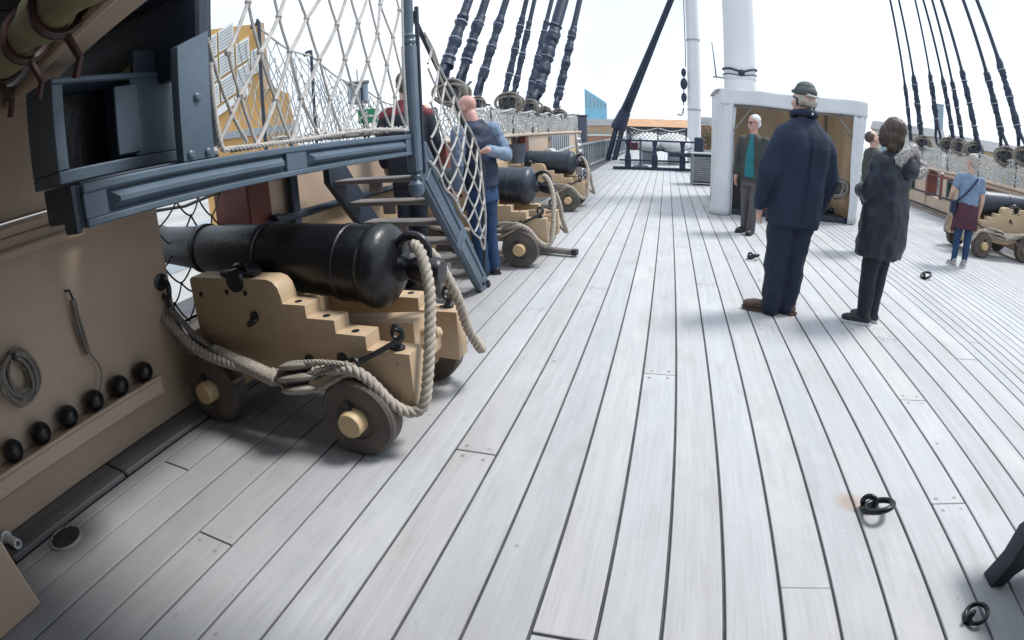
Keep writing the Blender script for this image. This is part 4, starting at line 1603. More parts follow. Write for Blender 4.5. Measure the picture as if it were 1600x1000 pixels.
b.tube([T @ P(-0.055, -0.098, 0.048), T @ P(0, -0.118, 0.044), T @ P(0.055, -0.098, 0.048)], 0.011, 6)
b.build('cap_strap', M['fur'], pm)
bl = Blob()
for sx in (-1, 1):
    bl.ell(P(sx * 0.06, -0.045, -0.0), (0.026, 0.045, 0.045), Rh)
bl.ell(P(0, -0.075, -0.005), (0.06, 0.032, 0.042), Rh)
bl.build('hair', M['hair_grey'], pm, 0.008, 2, 0.004, (40, 40, 40), T)
b = MB()
for sx in (-1, 1):
    b.tube([T @ P(sx * 0.085, 0.02, 0.02), T @ P(sx * 0.089, -0.03, 0.01), T @ P(sx * 0.086, -0.035, -0.045)], 0.008 * s, 6)
build_each(b, 'ear_hook', M['slate'], pm)

# ---- woman in the dark parka with the fur trimmed hood
pw = thing('person', 'woman in a dark parka with a grey fur trimmed hood, seen from behind', 'person', (1.76, 4.16, 0), math.radians(32))
s = 1.67 / 1.75
T = Matrix.Rotation(math.radians(5.0), 4, 'Y') @ Matrix.Scale(s, 4)
bl = Blob()
Rh = Matrix.Rotation(math.radians(10), 3, 'Z') @ Matrix.Rotation(math.radians(5), 3, 'X')
hc = Vector((-0.02, 0.02, 1.63))
P = head(bl, hc, Rh)
bl.cap((0, 0, 1.38), (-0.015, 0.005, 1.57), 0.05, 0.047)
bl.loft([((0, 0, 0.86), 0.14, 0.10), ((0, 0, 1.05), 0.12, 0.09), ((0, 0, 1.30), 0.15, 0.10), ((0, 0, 1.40), 0.11, 0.07)])
# forearms folded forward (arms crossed)
arms = {-1: [(-0.165, 0, 1.36), (-0.235, 0.03, 1.10), (-0.10, 0.22, 1.10)], 1: [(0.165, 0, 1.36), (0.24, 0.02, 1.10), (0.06, 0.24, 1.13)]}
for sx, pts in arms.items():
    bl.chain(pts, (0.05, 0.042, 0.03))
hand(bl, (-0.10, 0.22, 1.10), (0.8, 0.35, 0.25), (0, -1, 0), 1, 0.92, 0.5)
hand(bl, (0.06, 0.24, 1.13), (-1, 0.1, 0.15), (0, -1, 0), -1, 0.92, 0.5)
for sx in (-1, 1):
    bl.chain([(sx * 0.085, 0, 0.86), (sx * 0.08, 0.01, 0.48), (sx * 0.075, 0, 0.10)], (0.066, 0.042, 0.034))
bl.build('body', M['skin'], pw, 0.009, 3, T=T)
bl = Blob()
bl.loft([((0, 0.0, 0.58), 0.235, 0.185), ((0, 0, 0.70), 0.250, 0.20), ((0, 0, 0.90), 0.240, 0.19), ((0, 0, 1.08), 0.222, 0.175), ((0, 0, 1.25), 0.225, 0.16), ((0, 0, 1.35), 0.195, 0.135), ((0, 0.0, 1.42), 0.135, 0.105), ((0, 0.005, 1.48), 0.085, 0.085)])
for sx, pts in arms.items():
    pts = [Vector(p) for p in pts]
    bl.chain([pts[0] + Vector((sx * 0.005, 0, 0)), pts[1], pts[2] - (pts[2] - pts[1]).normalized() * 0.02], (0.090, 0.085, 0.066))
bl.build('parka', M['parka'], pw, 0.011, 5, 0.018, (8, 8, 6), T, 7)
b = MB()
b.tube([T @ Vector((-0.20, 0.10, 0.92)), T @ Vector((-0.17, 0.135, 0.80))], 0.006, 5)
b.tube([T @ Vector((-0.12, -0.152, 0.98)), T @ Vector((0.0, -0.163, 0.985)), T @ Vector((0.12, -0.152, 0.98))], 0.005, 5)
build_each(b, 'pocket_seam', M['black_trousers'], pw)
# hood lying on the shoulders, turned out to the right, with a fur rim
hc2 = Vector((0.10, -0.125, 1.385))
bl = Blob()
bl.ell(hc2 + Vector((-0.02, -0.01, -0.03)), (0.125, 0.085, 0.10))
bl.ell(hc2 + Vector((-0.08, 0.03, 0.0)), (0.12, 0.08, 0.09))
bl.build('hood', M['parka'], pw, 0.010, 4, 0.008, (12, 12, 12), T, 3)
bl = Blob()
rim = []
for k in range(20):
    a = 2 * PI * k / 20
    rim.append(hc2 + Vector((0.165 * math.cos(a) - 0.01, -0.02 + 0.05 * math.sin(a * 2), 0.105 * math.sin(a) + 0.045)))
for a_, c_ in zip(rim, rim[1:] + rim[:1]):
    bl.cap(a_, c_, 0.042)
fo = bl.build('fur_trim', M['fur'], pw, 0.008, 2, 0.012, (40, 40, 40), T, 4)
b = MB()
for i in range(3000):
    k = random.randrange(20)
    c_ = rim[k].lerp(rim[(k + 1) % 20], random.random())
    d = Vector((random.gauss(0, 1), random.gauss(0, 1), random.gauss(0, 1))).normalized()
    p = c_ + d * 0.034
    q = p + (d + Vector((random.gauss(0, .4), random.gauss(0, .4), random.gauss(0, .4) - 0.15))) * random.uniform(0.012, 0.030)
    x_, y_, _ = frame_of(q - p)
    w = 0.0045
    vs = [T @ (p + x_ * w), T @ (p - x_ * w * 0.5 + y_ * w * 0.87), T @ (p - x_ * w * 0.5 - y_ * w * 0.87), T @ q]
    b.add(vs, [(0, 1, 3), (1, 2, 3), (2, 0, 3)])
tag(b.build('fur_hairs', M['fur'], fo, 0), kind='stuff')
bl = Blob()
bl.ell(P(0, -0.028, 0.036), (0.102, 0.110, 0.100), Rh)
bl.ell(P(0, -0.045, -0.04), (0.100, 0.085, 0.11), Rh)
bl.ell(P(0, -0.05, -0.12), (0.094, 0.065, 0.08), Rh)
bl.ell(P(-0.070, 0.025, -0.04), (0.036, 0.065, 0.10), Rh)
bl.ell(P(0.070, 0.025, -0.04), (0.036, 0.065, 0.10), Rh)
bl.build('hair', M['hair_brown'], pw, 0.008, 3, 0.006, (55, 55, 5), T)
bl = Blob()
bl.loft([((0, 0, 0.62), 0.15, 0.11), ((0, 0, 0.90), 0.15, 0.11)])
for sx in (-1, 1):
    bl.chain([(sx * 0.078, 0, 0.70), (sx * 0.075, 0.012, 0.47), (sx * 0.066, -0.005, 0.10), (sx * 0.066, -0.005, 0.07)], (0.098, 0.080, 0.066, 0.066))
bl.build('trousers', M['black_trousers'], pw, 0.010, 4, 0.008, (10, 10, 7), T, 5)
shoe('shoe', M['dark_shoe'], M['sole'], pw, Matrix.Scale(s, 4), (-0.07, -0.02, 0), math.radians(42), 0.98)
shoe('shoe', M['dark_shoe'], M['sole'], pw, Matrix.Scale(s, 4), (0.075, 0.0, 0), math.radians(25), 0.98)

# ---- bald man in the navy gilet holding the handrail
pv = thing('person', 'bald man in a navy gilet, light blue sleeves and jeans holding the ladder handrail', 'person', (-1.70, 4.86, 0), math.radians(62))
s = 1.80 / 1.75
T = Matrix.Rotation(math.radians(-3.0), 4, 'Y') @ Matrix.Scale(s, 4)
bl = Blob()
Rh = Matrix.Rotation(math.radians(12), 3, 'Z') @ Matrix.Rotation(math.radians(-22), 3, 'X')
hc = Vector((0.0, 0.10, 1.60))
P = head(bl, hc, Rh)
bl.cap((0, 0.01, 1.40), (0, 0.06, 1.54), 0.06, 0.056)
bl.loft([((0, 0, 0.86), 0.14, 0.10), ((0, 0, 1.05), 0.14, 0.10), ((0, 0, 1.30), 0.17, 0.105), ((0, 0, 1.42), 0.12, 0.075)])
# world handrail near (-1.59, 4.36, 1.25): in local axes
hold = Matrix.Rotation(-math.radians(62), 3, 'Z') @ (Vector((-1.575, 4.40, 1.235)) - Vector((-1.70, 4.86, 0)))
hold = T.inverted() @ hold
elbR = Vector((0.30, -0.06, 1.13))
wrR = Vector(hold) + Vector((0.03, -0.075, 0.015))
armsv = {1: [(0.19, 0.0, 1.39), elbR, wrR], -1: [(-0.19, 0.02, 1.39), (-0.235, 0.03, 1.10), (-0.215, 0.10, 0.86)]}
for sx, pts in armsv.items():
    bl.chain(pts, (0.052, 0.044, 0.030))
hand(bl, wrR, Vector(hold) - wrR, (0, 0.3, -1), -1, 1.0, 1.1)
hand(bl, (-0.215, 0.105, 0.85), (0, 0.3, -1), (1, 0.1, 0), -1, 1.0, 0.7)
for sx in (-1, 1):
    bl.chain([(sx * 0.09, 0, 0.86), (sx * 0.085, 0.01, 0.48), (sx * 0.08, 0, 0.10)], (0.066, 0.042, 0.034))
bl.build('body', M['skin_red'], pv, 0.0085, 3, T=T)
eyes(P, pv, T)
bl = Blob()
bl.loft([((0, 0, 0.86), 0.175, 0.130), ((0, 0, 1.0), 0.178, 0.132), ((0, 0, 1.15), 0.185, 0.132), ((0, 0.005, 1.30), 0.20, 0.130), ((0, 0.01, 1.40), 0.165, 0.105), ((0, 0.02, 1.455), 0.10, 0.085), ((0, 0.03, 1.485), 0.075, 0.078)])
bl.build('gilet', M['vest'], pv, 0.010, 5, 0.013, (8, 8, 10), T, 11)
bl = Blob()
for sx, pts in armsv.items():
    pts = [Vector(p) for p in pts]
    d = (pts[2] - pts[1]).normalized()
    bl.chain([pts[0] + Vector((sx * 0.005, 0, -0.01)), pts[1], pts[2] - d * 0.03], (0.080, 0.064, 0.047))
bl.build('shirt_sleeves', M['shirt'], pv, 0.009, 4, 0.011, (16, 16, 16), T, 12)
bl = Blob()
bl.loft([((0, 0, 0.72), 0.17, 0.125), ((0, 0, 0.93), 0.165, 0.122)])
for sx in (-1, 1):
    bl.chain([(sx * 0.082, 0.0, 0.78), (sx * 0.078, 0.02, 0.47), (sx * 0.070, 0.0, 0.10), (sx * 0.070, 0.0, 0.075)], (0.094, 0.073, 0.064, 0.066))
bl.build('jeans', M['jeans'], pv, 0.010, 4, 0.010, (10, 10, 8), T, 13)
shoe('shoe', M['dark_shoe'], M['dark_shoe'], pv, Matrix.Scale(s, 4), (-0.075, 0.05, 0), math.radians(5), 1.0)
shoe('shoe', M['dark_shoe'], M['dark_shoe'], pv, Matrix.Scale(s, 4), (0.08, 0.0, 0), math.radians(-25), 1.0)

# ---- old man with white hair under the shelter
po = thing('person', 'white haired man in glasses, dark jacket and teal jumper stepping out of the shelter', 'person', (1.22, 7.74, 0), math.radians(150))
s = 1.69 / 1.75
T = Matrix.Rotation(math.radians(-1.5), 4, 'Y') @ Matrix.Scale(s, 4)
bl = Blob()
Rh = Matrix.Rotation(math.radians(-28), 3, 'Z') @ Matrix.Rotation(math.radians(-3), 3, 'X')
hc = Vector((0.0, 0.03, 1.63))
P = head(bl, hc, Rh)
bl.cap((0, 0, 1.40), (0, 0.015, 1.57), 0.058, 0.054)
bl.loft([((0, 0, 0.86), 0.14, 0.10), ((0, 0, 1.05), 0.145, 0.11), ((0, 0, 1.30), 0.165, 0.105), ((0, 0, 1.42), 0.11, 0.075)])
for sx in (-1, 1):
    bl.chain([(sx * 0.18, 0, 1.38), (sx * 0.235, -0.02, 1.10), (sx * 0.235, 0.05, 0.85)], (0.052, 0.044, 0.03))
    hand(bl, (sx * 0.235, 0.055, 0.84), (0, 0.2, -1), (-sx, 0.1, 0), 1 if sx > 0 else -1, 1.0, 0.6)
    fy = 0.06 if sx < 0 else -0.04
    bl.chain([(sx * 0.082, 0, 0.86), (sx * 0.078, fy * 0.7 + 0.02, 0.46), (sx * 0.07, fy, 0.10)], (0.066, 0.042, 0.034))
bl.build('body', M['skin_red'], po, 0.0085, 3, T=T)
eyes(P, po, T)
bl = Blob()
bl.loft([((0, 0.0, 0.78), 0.19, 0.13), ((0, 0, 0.95), 0.192, 0.138), ((0, 0, 1.12), 0.192, 0.14), ((0, 0, 1.28), 0.205, 0.132), ((0, 0, 1.37), 0.18, 0.112), ((0, 0.0, 1.43), 0.12, 0.088), ((0, 0.005, 1.47), 0.07, 0.07)])
for sx in (-1, 1):
    bl.chain([(sx * 0.185, 0, 1.37), (sx * 0.25, -0.025, 1.09), (sx * 0.25, 0.045, 0.88)], (0.078, 0.066, 0.054))
bl.build('jacket', M['green_grey'], po, 0.011, 5, 0.012, (8, 8, 5), T, 21)
bl = Blob()
bl.loft([((0.0, 0.085, 0.84), 0.085, 0.085), ((0, 0.088, 1.05), 0.08, 0.085), ((0, 0.075, 1.25), 0.066, 0.080), ((0, 0.05, 1.40), 0.05, 0.06), ((0, 0.03, 1.47), 0.058, 0.055)])
bl.build('jumper', M['teal'], po, 0.010, 4, 0.006, (9, 9, 5), T, 22)
bl = Blob()
bl.loft([((0, 0, 0.70), 0.16, 0.12), ((0, 0, 0.90), 0.155, 0.12)])
for sx, fy in ((-1, 0.06), (1, -0.04)):
    bl.chain([(sx * 0.082, 0, 0.76), (sx * 0.078, fy * 0.7 + 0.02, 0.46), (sx * 0.07, fy, 0.10), (sx * 0.07, fy, 0.07)], (0.092, 0.074, 0.066, 0.066))
bl.build('trousers', M['grey_trousers'], po, 0.010, 4, 0.009, (9, 9, 6), T, 23)
shoe('shoe', M['dark_shoe'], M['dark_shoe'], po, Matrix.Scale(s, 4), (-0.075, 0.06, 0), 0.1, 1.0)
shoe('shoe', M['dark_shoe'], M['dark_shoe'], po, Matrix.Scale(s, 4), (0.075, -0.04, 0), -0.3, 1.0)
bl = Blob()
bl.ell(P(0, -0.025, 0.052), (0.083, 0.094, 0.080), Rh)
bl.ell(P(0, -0.058, -0.01), (0.074, 0.056, 0.062), Rh)
bl.build('hair', M['hair_white'], po, 0.007, 3, 0.005, (45, 45, 45), T)
b = MB()
for sx in (-1, 1):
    b.torus(T @ P(sx * 0.031, 0.098, 0.008), (T.to_3x3() @ Rh) @ Vector((0, 1, 0)), 0.022, 0.0035, 14, 5)
    b.tube([T @ P(sx * 0.052, 0.095, 0.012), T @ P(sx * 0.08, 0.0, 0.014)], 0.003, 5)
b.tube([T @ P(-0.010, 0.099, 0.010), T @ P(0.010, 0.099, 0.010)], 0.003, 5)
b.build('glasses', M['slate'], po)

# ---- man looking up, mostly hidden behind the woman
pu = thing('person', 'man with his face turned up to the sky behind the woman in the parka', 'person', (2.79, 7.0, 0), math.radians(-88))
s = 1.66 / 1.75
T = Matrix.Scale(s, 4)
bl = Blob()
Rh = Matrix.Rotation(math.radians(8), 3, 'Z') @ Matrix.Rotation(math.radians(38), 3, 'X')
hc = Vector((0.0, -0.01, 1.60))
P = head(bl, hc, Rh)
bl.cap((0, 0, 1.38), (0, -0.0, 1.54), 0.055, 0.052)
bl.loft([((0, 0, 0.86), 0.14, 0.10), ((0, 0, 1.05), 0.14, 0.10), ((0, 0, 1.30), 0.165, 0.105), ((0, 0, 1.42), 0.11, 0.075)])
armsu = {1: [(0.18, 0, 1.38), (0.235, 0.0, 1.10), (0.16, 0.22, 1.10)], -1: [(-0.18, 0, 1.38), (-0.235, 0.0, 1.10), (-0.16, 0.22, 1.10)]}
for sx, pts in armsu.items():
    bl.chain(pts, (0.052, 0.044, 0.03))
    hand(bl, pts[2], (-sx * 0.5, 0.8, 0.2), (-sx, 0, 0), sx, 1.0, 0.6)
    bl.chain([(sx * 0.09, 0, 0.86), (sx * 0.085, 0.01, 0.48), (sx * 0.08, 0, 0.10)], (0.066, 0.042, 0.034))
bl.build('body', M['skin'], pu, 0.009, 3, T=T)
eyes(P, pu, T)
bl = Blob()
bl.loft([((0, 0.0, 0.72), 0.195, 0.135), ((0, 0, 0.95), 0.195, 0.14), ((0, 0, 1.12), 0.195, 0.14), ((0, 0, 1.28), 0.20, 0.132), ((0, 0, 1.37), 0.175, 0.112), ((0, 0.0, 1.43), 0.115, 0.088), ((0, 0, 1.475), 0.075, 0.075)])
for sx, pts in armsu.items():
    bl.chain([pts[0], pts[1], pts[2]], (0.076, 0.064, 0.05))
bl.build('jacket', M['green_grey'], pu, 0.012, 5, 0.012, (8, 8, 5), T, 31)
bl = Blob()
bl.loft([((0, 0, 0.68), 0.16, 0.12), ((0, 0, 0.90), 0.155, 0.12)])
for sx in (-1, 1):
    bl.chain([(sx * 0.082, 0, 0.74), (sx * 0.078, 0.02, 0.46), (sx * 0.07, 0, 0.10), (sx * 0.07, 0, 0.07)], (0.09, 0.072, 0.064, 0.064))
bl.build('trousers', M['black_trousers'], pu, 0.012, 4, 0.008, (9, 9, 6), T, 33)
for sx in (-1, 1):
    shoe('shoe', M['pale_shoe'], M['sole'], pu, Matrix.Scale(s, 4), (sx * 0.075, 0.0, 0), -sx * 0.15, 1.0)
bl = Blob()
bl.ell(P(0, -0.03, 0.05), (0.082, 0.088, 0.078), Rh)
bl.build('hair', M['hair_brown'], pu, 0.008, 3, 0.004, (40, 40, 40), T)

# ---- woman at the right with a maroon top tied round her waist
pr = thing('person', 'woman in a grey blue top with a maroon jumper tied round her waist', 'person', (4.20, 6.74, 0), math.radians(-12))
s = 1.53 / 1.75
T = Matrix.Rotation(math.radians(1.5), 4, 'Y') @ Matrix.Scale(s, 4)
bl = Blob()
Rh = Matrix.Rotation(math.radians(35), 3, 'Z') @ Matrix.Rotation(math.radians(-4), 3, 'X')
hc = Vector((0.0, 0.02, 1.63))
P = head(bl, hc, Rh)
bl.cap((0, 0, 1.38), (0, 0.01, 1.57), 0.05, 0.047)
bl.loft([((0, 0, 0.86), 0.15, 0.11), ((0, 0, 1.05), 0.125, 0.095), ((0, 0, 1.30), 0.155, 0.10), ((0, 0, 1.40), 0.11, 0.07)])
armsr = {1: [(0.185, 0, 1.36), (0.235, -0.03, 1.08), (0.235, 0.06, 0.82)], -1: [(-0.185, 0, 1.36), (-0.29, 0.0, 1.13), (-0.25, 0.2, 1.02)]}
for sx, pts in armsr.items():
    bl.chain(pts, (0.055, 0.046, 0.032))
hand(bl, (0.235, 0.06, 0.82), (0, 0.2, -1), (-1, 0, 0), 1, 1.0, 0.5)
hand(bl, (-0.25, 0.2, 1.02), (0.5, 0.7, -0.1), (0, 0, -1), 1, 1.0, 0.9)
for sx in (-1, 1):
    bl.chain([(sx * 0.085, 0, 0.86), (sx * 0.095, 0.015, 0.46), (sx * 0.095, 0, 0.10)], (0.066, 0.040, 0.034))
bl.build('body', M['skin'], pr, 0.0085, 3, T=T)
bl = Blob()
bl.loft([((0, 0, 0.92), 0.185, 0.14), ((0, 0, 1.05), 0.175, 0.13), ((0, 0, 1.18), 0.185, 0.135), ((0, 0, 1.30), 0.195, 0.13), ((0, 0, 1.38), 0.165, 0.105), ((0, 0, 1.435), 0.095, 0.08)])
for sx, pts in armsr.items():
    a, e = Vector(pts[0]), Vector(pts[1])
    bl.chain([a, a.lerp(e, 0.5)], (0.078, 0.070))
bl.build('top', M['tee'], pr, 0.010, 5, 0.009, (9, 9, 8), T, 41)
bl = Blob()
bl.loft([((0, -0.01, 0.60), 0.215, 0.12), ((0, -0.01, 0.72), 0.215, 0.145), ((0, 0, 0.88), 0.20, 0.155), ((0, 0, 0.99), 0.185, 0.148)])
bl.cap((-0.17, 0.0, 0.85), (-0.20, 0.02, 0.56), 0.05, 0.04)
bl.build('tied_jumper', M['maroon'], pr, 0.010, 4, 0.014, (12, 12, 5), T, 42)
bl = Blob()
bl.loft([((0, 0, 0.70), 0.16, 0.125), ((0, 0, 0.90), 0.16, 0.125)])
for sx in (-1, 1):
    bl.chain([(sx * 0.085, 0, 0.76), (sx * 0.095, 0.015, 0.46), (sx * 0.095, 0, 0.13), (sx * 0.095, 0, 0.10)], (0.092, 0.066, 0.052, 0.052))
bl.build('jeans', M['jeans'], pr, 0.010, 4, 0.007, (10, 10, 8), T, 43)
for sx in (-1, 1):
    shoe('shoe', M['pale_shoe'], M['sole'], pr, Matrix.Scale(s, 4), (sx * 0.095, 0.0, 0), -sx * 0.2, 0.98)
bl = Blob()
bl.ell(P(0, -0.025, 0.045), (0.085, 0.096, 0.084), Rh)
bl.ell(P(0, -0.05, -0.02), (0.076, 0.06, 0.07), Rh)
bl.build('hair', M['hair_grey'], pr, 0.008, 3, 0.006, (45, 45, 45), T)
b = MB()
b.tube(resample([T @ Vector((0.09, -0.11, 1.40)), T @ Vector((-0.02, -0.155, 1.25)), T @ Vector((-0.16, -0.13, 1.08)), T @ Vector((-0.22, -0.02, 0.99))], 0.03), 0.013, 6)
b.build('bag_strap', M['vest'], pr)
bl = Blob()
bl.loft([((-0.23, 0.05, 0.80), 0.045, 0.12), ((-0.235, 0.05, 1.0), 0.04, 0.11)])
bl.build('shoulder_bag', M['vest'], pr, 0.010, 3, 0.006, T=T)

# ---- visitor in black and red behind the ladder
pb = thing('person', 'person in black with red shoulders seen through the rope net behind the newel post', 'person', (-2.24, 4.36, 0.30), math.radians(25))
s = 1.70 / 1.75
T = Matrix.Scale(s, 4)
bl = Blob()
Rh = Matrix.Rotation(math.radians(10), 3, 'Z')
P = head(bl, Vector((0, 0.02, 1.63)), Rh)
bl.cap((0, 0, 1.40), (0, 0.01, 1.57), 0.057, 0.054)
bl.loft([((0, 0, 0.86), 0.14, 0.10), ((0, 0, 1.05), 0.14, 0.10), ((0, 0, 1.30), 0.165, 0.105), ((0, 0, 1.42), 0.11, 0.075)])
for sx in (-1, 1):
    bl.chain([(sx * 0.18, 0, 1.38), (sx * 0.235, 0.0, 1.10), (sx * 0.22, 0.10, 0.86)], (0.052, 0.044, 0.03))
    hand(bl, (sx * 0.22, 0.105, 0.85), (0, 0.4, -1), (-sx, 0.1, 0), 1 if sx > 0 else -1, 1.0, 0.6)
    bl.chain([(sx * 0.09, 0, 0.86), (sx * 0.085, 0.01, 0.48), (sx * 0.08, 0, 0.10)], (0.066, 0.042, 0.034))
bl.build('body', M['skin'], pb, 0.010, 3, T=T)
bl = Blob()
bl.loft([((0, 0.0, 0.76), 0.20, 0.14), ((0, 0, 0.95), 0.20, 0.14), ((0, 0, 1.12), 0.20, 0.14), ((0, 0, 1.26), 0.205, 0.132), ((0, 0, 1.36), 0.18, 0.115)])
for sx in (-1, 1):
    bl.chain([(sx * 0.195, 0, 1.30), (sx * 0.25, 0.0, 1.09), (sx * 0.235, 0.09, 0.90)], (0.075, 0.064, 0.05))
bl.build('jacket', M['black_trousers'], pb, 0.012, 5, 0.010, (8, 8, 5), T, 51)
bl = Blob()
bl.loft([((0, 0, 1.345), 0.19, 0.12), ((0, 0, 1.38), 0.17, 0.11), ((0, 0.0, 1.43), 0.12, 0.088), ((0, 0, 1.49), 0.07, 0.072)])
for sx in (-1, 1):
    bl.cap((sx * 0.15, 0, 1.37), (sx * 0.19, 0.0, 1.34), 0.066, 0.072)
bl.build('jacket_yoke', M['redcloth'], pb, 0.012, 5, 0.006, (8, 8, 5), T, 52)
bl = Blob()
bl.loft([((0, 0, 0.68), 0.16, 0.12), ((0, 0, 0.90), 0.155, 0.12)])
for sx in (-1, 1):
    bl.chain([(sx * 0.082, 0, 0.74), (sx * 0.078, 0.02, 0.46), (sx * 0.07, 0, 0.10), (sx * 0.07, 0, 0.07)], (0.09, 0.072, 0.064, 0.064))
bl.build('trousers', M['black_trousers'], pb, 0.012, 4, 0.008, (9, 9, 6), T, 53)
for sx in (-1, 1):
    shoe('shoe', M['dark_shoe'], M['dark_shoe'], pb, Matrix.Scale(s, 4), (sx * 0.075, 0.0, 0), -sx * 0.15, 1.0)
bl = Blob()
bl.ell(P(0, -0.025, 0.045), (0.086, 0.098, 0.086), Rh)
bl.ell(P(0, -0.05, -0.02), (0.076, 0.06, 0.07), Rh)
bl.build('hair', M['hair_brown'], pb, 0.010, 3, 0.004, (40, 40, 40), T)
stp = thing('step_box', 'low wooden step box behind the ladder by the bulwark', 'step', (-2.26, 4.33, 0))
for k in range(3):
    b = MB((-2.26, 4.33, 0))
    b.box((-2.26, 4.17 + k * 0.16, 0.275), (0.62, 0.15, 0.05), 0.005)
    b.build('board', M['tread'], stp)
for sx in (-1, 1):
    b = MB((-2.26, 4.33, 0))
    b.box((-2.26 + sx * 0.27, 4.33, 0.125), (0.05, 0.44, 0.248), 0.004)
    b.build('side_board', M['tread'], stp)


# ================================================================== RIGHT BULWARK
RX = 7.02
rb = thing('bulwark', 'cream right hand bulwark wall with red ports and dark green frames', 'wall', (RX, 10, 0))
OR = (RX, 10, 0)
for ya, yb in ((3.5, 7.75), (8.95, 12.55), (13.5, 18.5)):
    b = MB(OR)
    b.box((RX + 0.15, (ya + yb) / 2, 0.53), (0.3, yb - ya, 1.02), 0.01)
    b.build('wall_panel', M['cream'], rb)
for ya, yb in ((7.75, 8.95), (12.55, 13.5)):
    b = MB(OR)
    b.box((RX + 0.16, (ya + yb) / 2, 0.2), (0.27, yb - ya, 0.36), 0.01)
    b.build('port_sill', M['cream'], rb)
    for yy in (ya + 0.07, yb - 0.07):
        b = MB(OR)
        b.box((RX + 0.14, yy, 0.69), (0.31, 0.13, 0.62), 0.008)
        b.build('port_jamb', M['red'], rb)
for i, ya in enumerate((3.5, 8.5, 13.5)):
    b = MB(OR)
    b.box((RX + 0.13, ya + 2.495, 1.07), (0.38, 4.985, 0.05), 0.012)
    b.build('cap_rail', M['cream'], rb)
b = MB(OR)
b.box((RX - 0.012, 11.0, 0.93), (0.03, 15, 0.05), 0.008)
b.build('red_moulding', M['red'], rb)
for z in (0.44, 0.10):
    b = MB(OR)
    b.box((RX - 0.012, 11.0, z), (0.03, 15, 0.045), 0.008)
    b.build('dark_moulding', M['slate'], rb)
for ya, yb in ((10.1, 10.9), (11.1, 12.2), (14.2, 15.4), (9.1, 9.8)):
    b = MB(OR)
    for (y0_, y1_, z0_, z1_) in ((ya, ya + 0.10, 0.46, 0.9), (yb - 0.10, yb, 0.46, 0.9), (ya + 0.1, yb - 0.1, 0.84, 0.9), (ya + 0.1, yb - 0.1, 0.46, 0.51)):
        b.box((RX - 0.04, (y0_ + y1_) / 2, (z0_ + z1_) / 2), (0.08, y1_ - y0_, z1_ - z0_), 0.006)
    build_each(b, 'frame_member', M['green_frame'], rb)
b = MB(OR)
b.box((RX - 0.16, 11.0, 0.012), (0.30, 15.0, 0.036), 0.008)
tag(b.build('waterway', M['tread'], rb), 'grey waterway plank at the foot of the right bulwark')
wb = thing('gun_tools_rack', 'dark worm and sponge staves held on pegs along the right bulwark', 'rack', (RX, 9.4, 0.5))
for k, z in enumerate((0.70, 0.62)):
    b = MB((RX, 9.4, 0.5))
    b.tube([(RX - 0.10, 8.95, z), (RX - 0.10, 10.05, z + 0.01)], 0.02, 8)
    b.lathe([(0, 0.03), (0.01, 0.05), (0.14, 0.05), (0.15, 0.03)], (RX - 0.10, 9.0, z), (0, -1, 0), 12)
    b.build('stave', M['slate'], wb)


# ================================================================== HAMMOCK NETTINGS, SHROUDS, COILS
def hammock_net(name, label, x, ys, zb, zt, side, m, step, r, group=None, heights=None):
    t = thing(name, label, 'net', (x, (ys[0] + ys[-1]) / 2, zb), 0, group)
    org = tuple(t.location)
    for i, y in enumerate(ys):
        b = MB(org)
        h = heights[i] if heights else zt
        b.tube(resample([(x, y, zb - 0.25), (x, y, h - 0.02), (x + side * 0.02, y, h + 0.03), (x + side * 0.06, y, h + 0.045), (x + side * 0.085, y, h + 0.01)], 0.05), 0.016, 6)
        b.build('stanchion', M['slate'], t)
    for i, (ya, yb) in enumerate(zip(ys, ys[1:])):
        ha, hb = (heights[i], heights[i + 1]) if heights else (zt, zt)
        b = MB(org)
        nu = max(3, int((yb - ya) / step))
        for layer in (0, 1):
            ph = random.uniform(0, 6)

            def Pn(s, q):
                top = ha + (hb - ha) * s - 0.055 * math.sin(PI * s)
                xx = x + side * (0.02 + layer * 0.24 + 0.06 * math.sin(q * PI) * (1 if layer else -1)) + 0.03 * math.sin(s * 7 + q * 5 + ph)
                return (xx, ya + (yb - ya) * s, zb + (top - zb) * q)
            net(b, Pn, nu, max(2, int((zt - zb) / step / 1.1)), r, 0.01, step * 0.12, False, 3, 2)
        b.tube(resample([(x, ya, ha), (x, (ya + yb) / 2, (ha + hb) / 2 - 0.055), (x, yb, hb)], 0.1), r * 1.9, 5)
        b.build('netting', m, t, 0)
    return t


hammock_net('hammock_netting', 'grey white hammock netting along the top of the left bulwark', -2.72, [6.9, 8.2, 9.45, 10.9, 12.4, 14.0, 16.1], 1.36, 1.80, -1, M['net_pale'], 0.10, 0.0095)
hammock_net('hammock_netting', 'grey hammock netting along the top of the right bulwark', RX + 0.08, [5.0, 6.5, 8.0, 9.5, 11.0, 12.5, 14.0, 15.6], 1.10, 1.62, 1, M['net_pale'], 0.105, 0.0105)
hammock_net('hammock_netting', 'crumpled thin rope netting behind the platform net, beside the ochre building', -3.02, [3.35, 4.05, 4.9, 5.8, 6.8], 1.40, 1.9, -1, M['net_grey'], 0.10, 0.0055, None, [2.45, 2.25, 1.98, 1.78, 1.74])


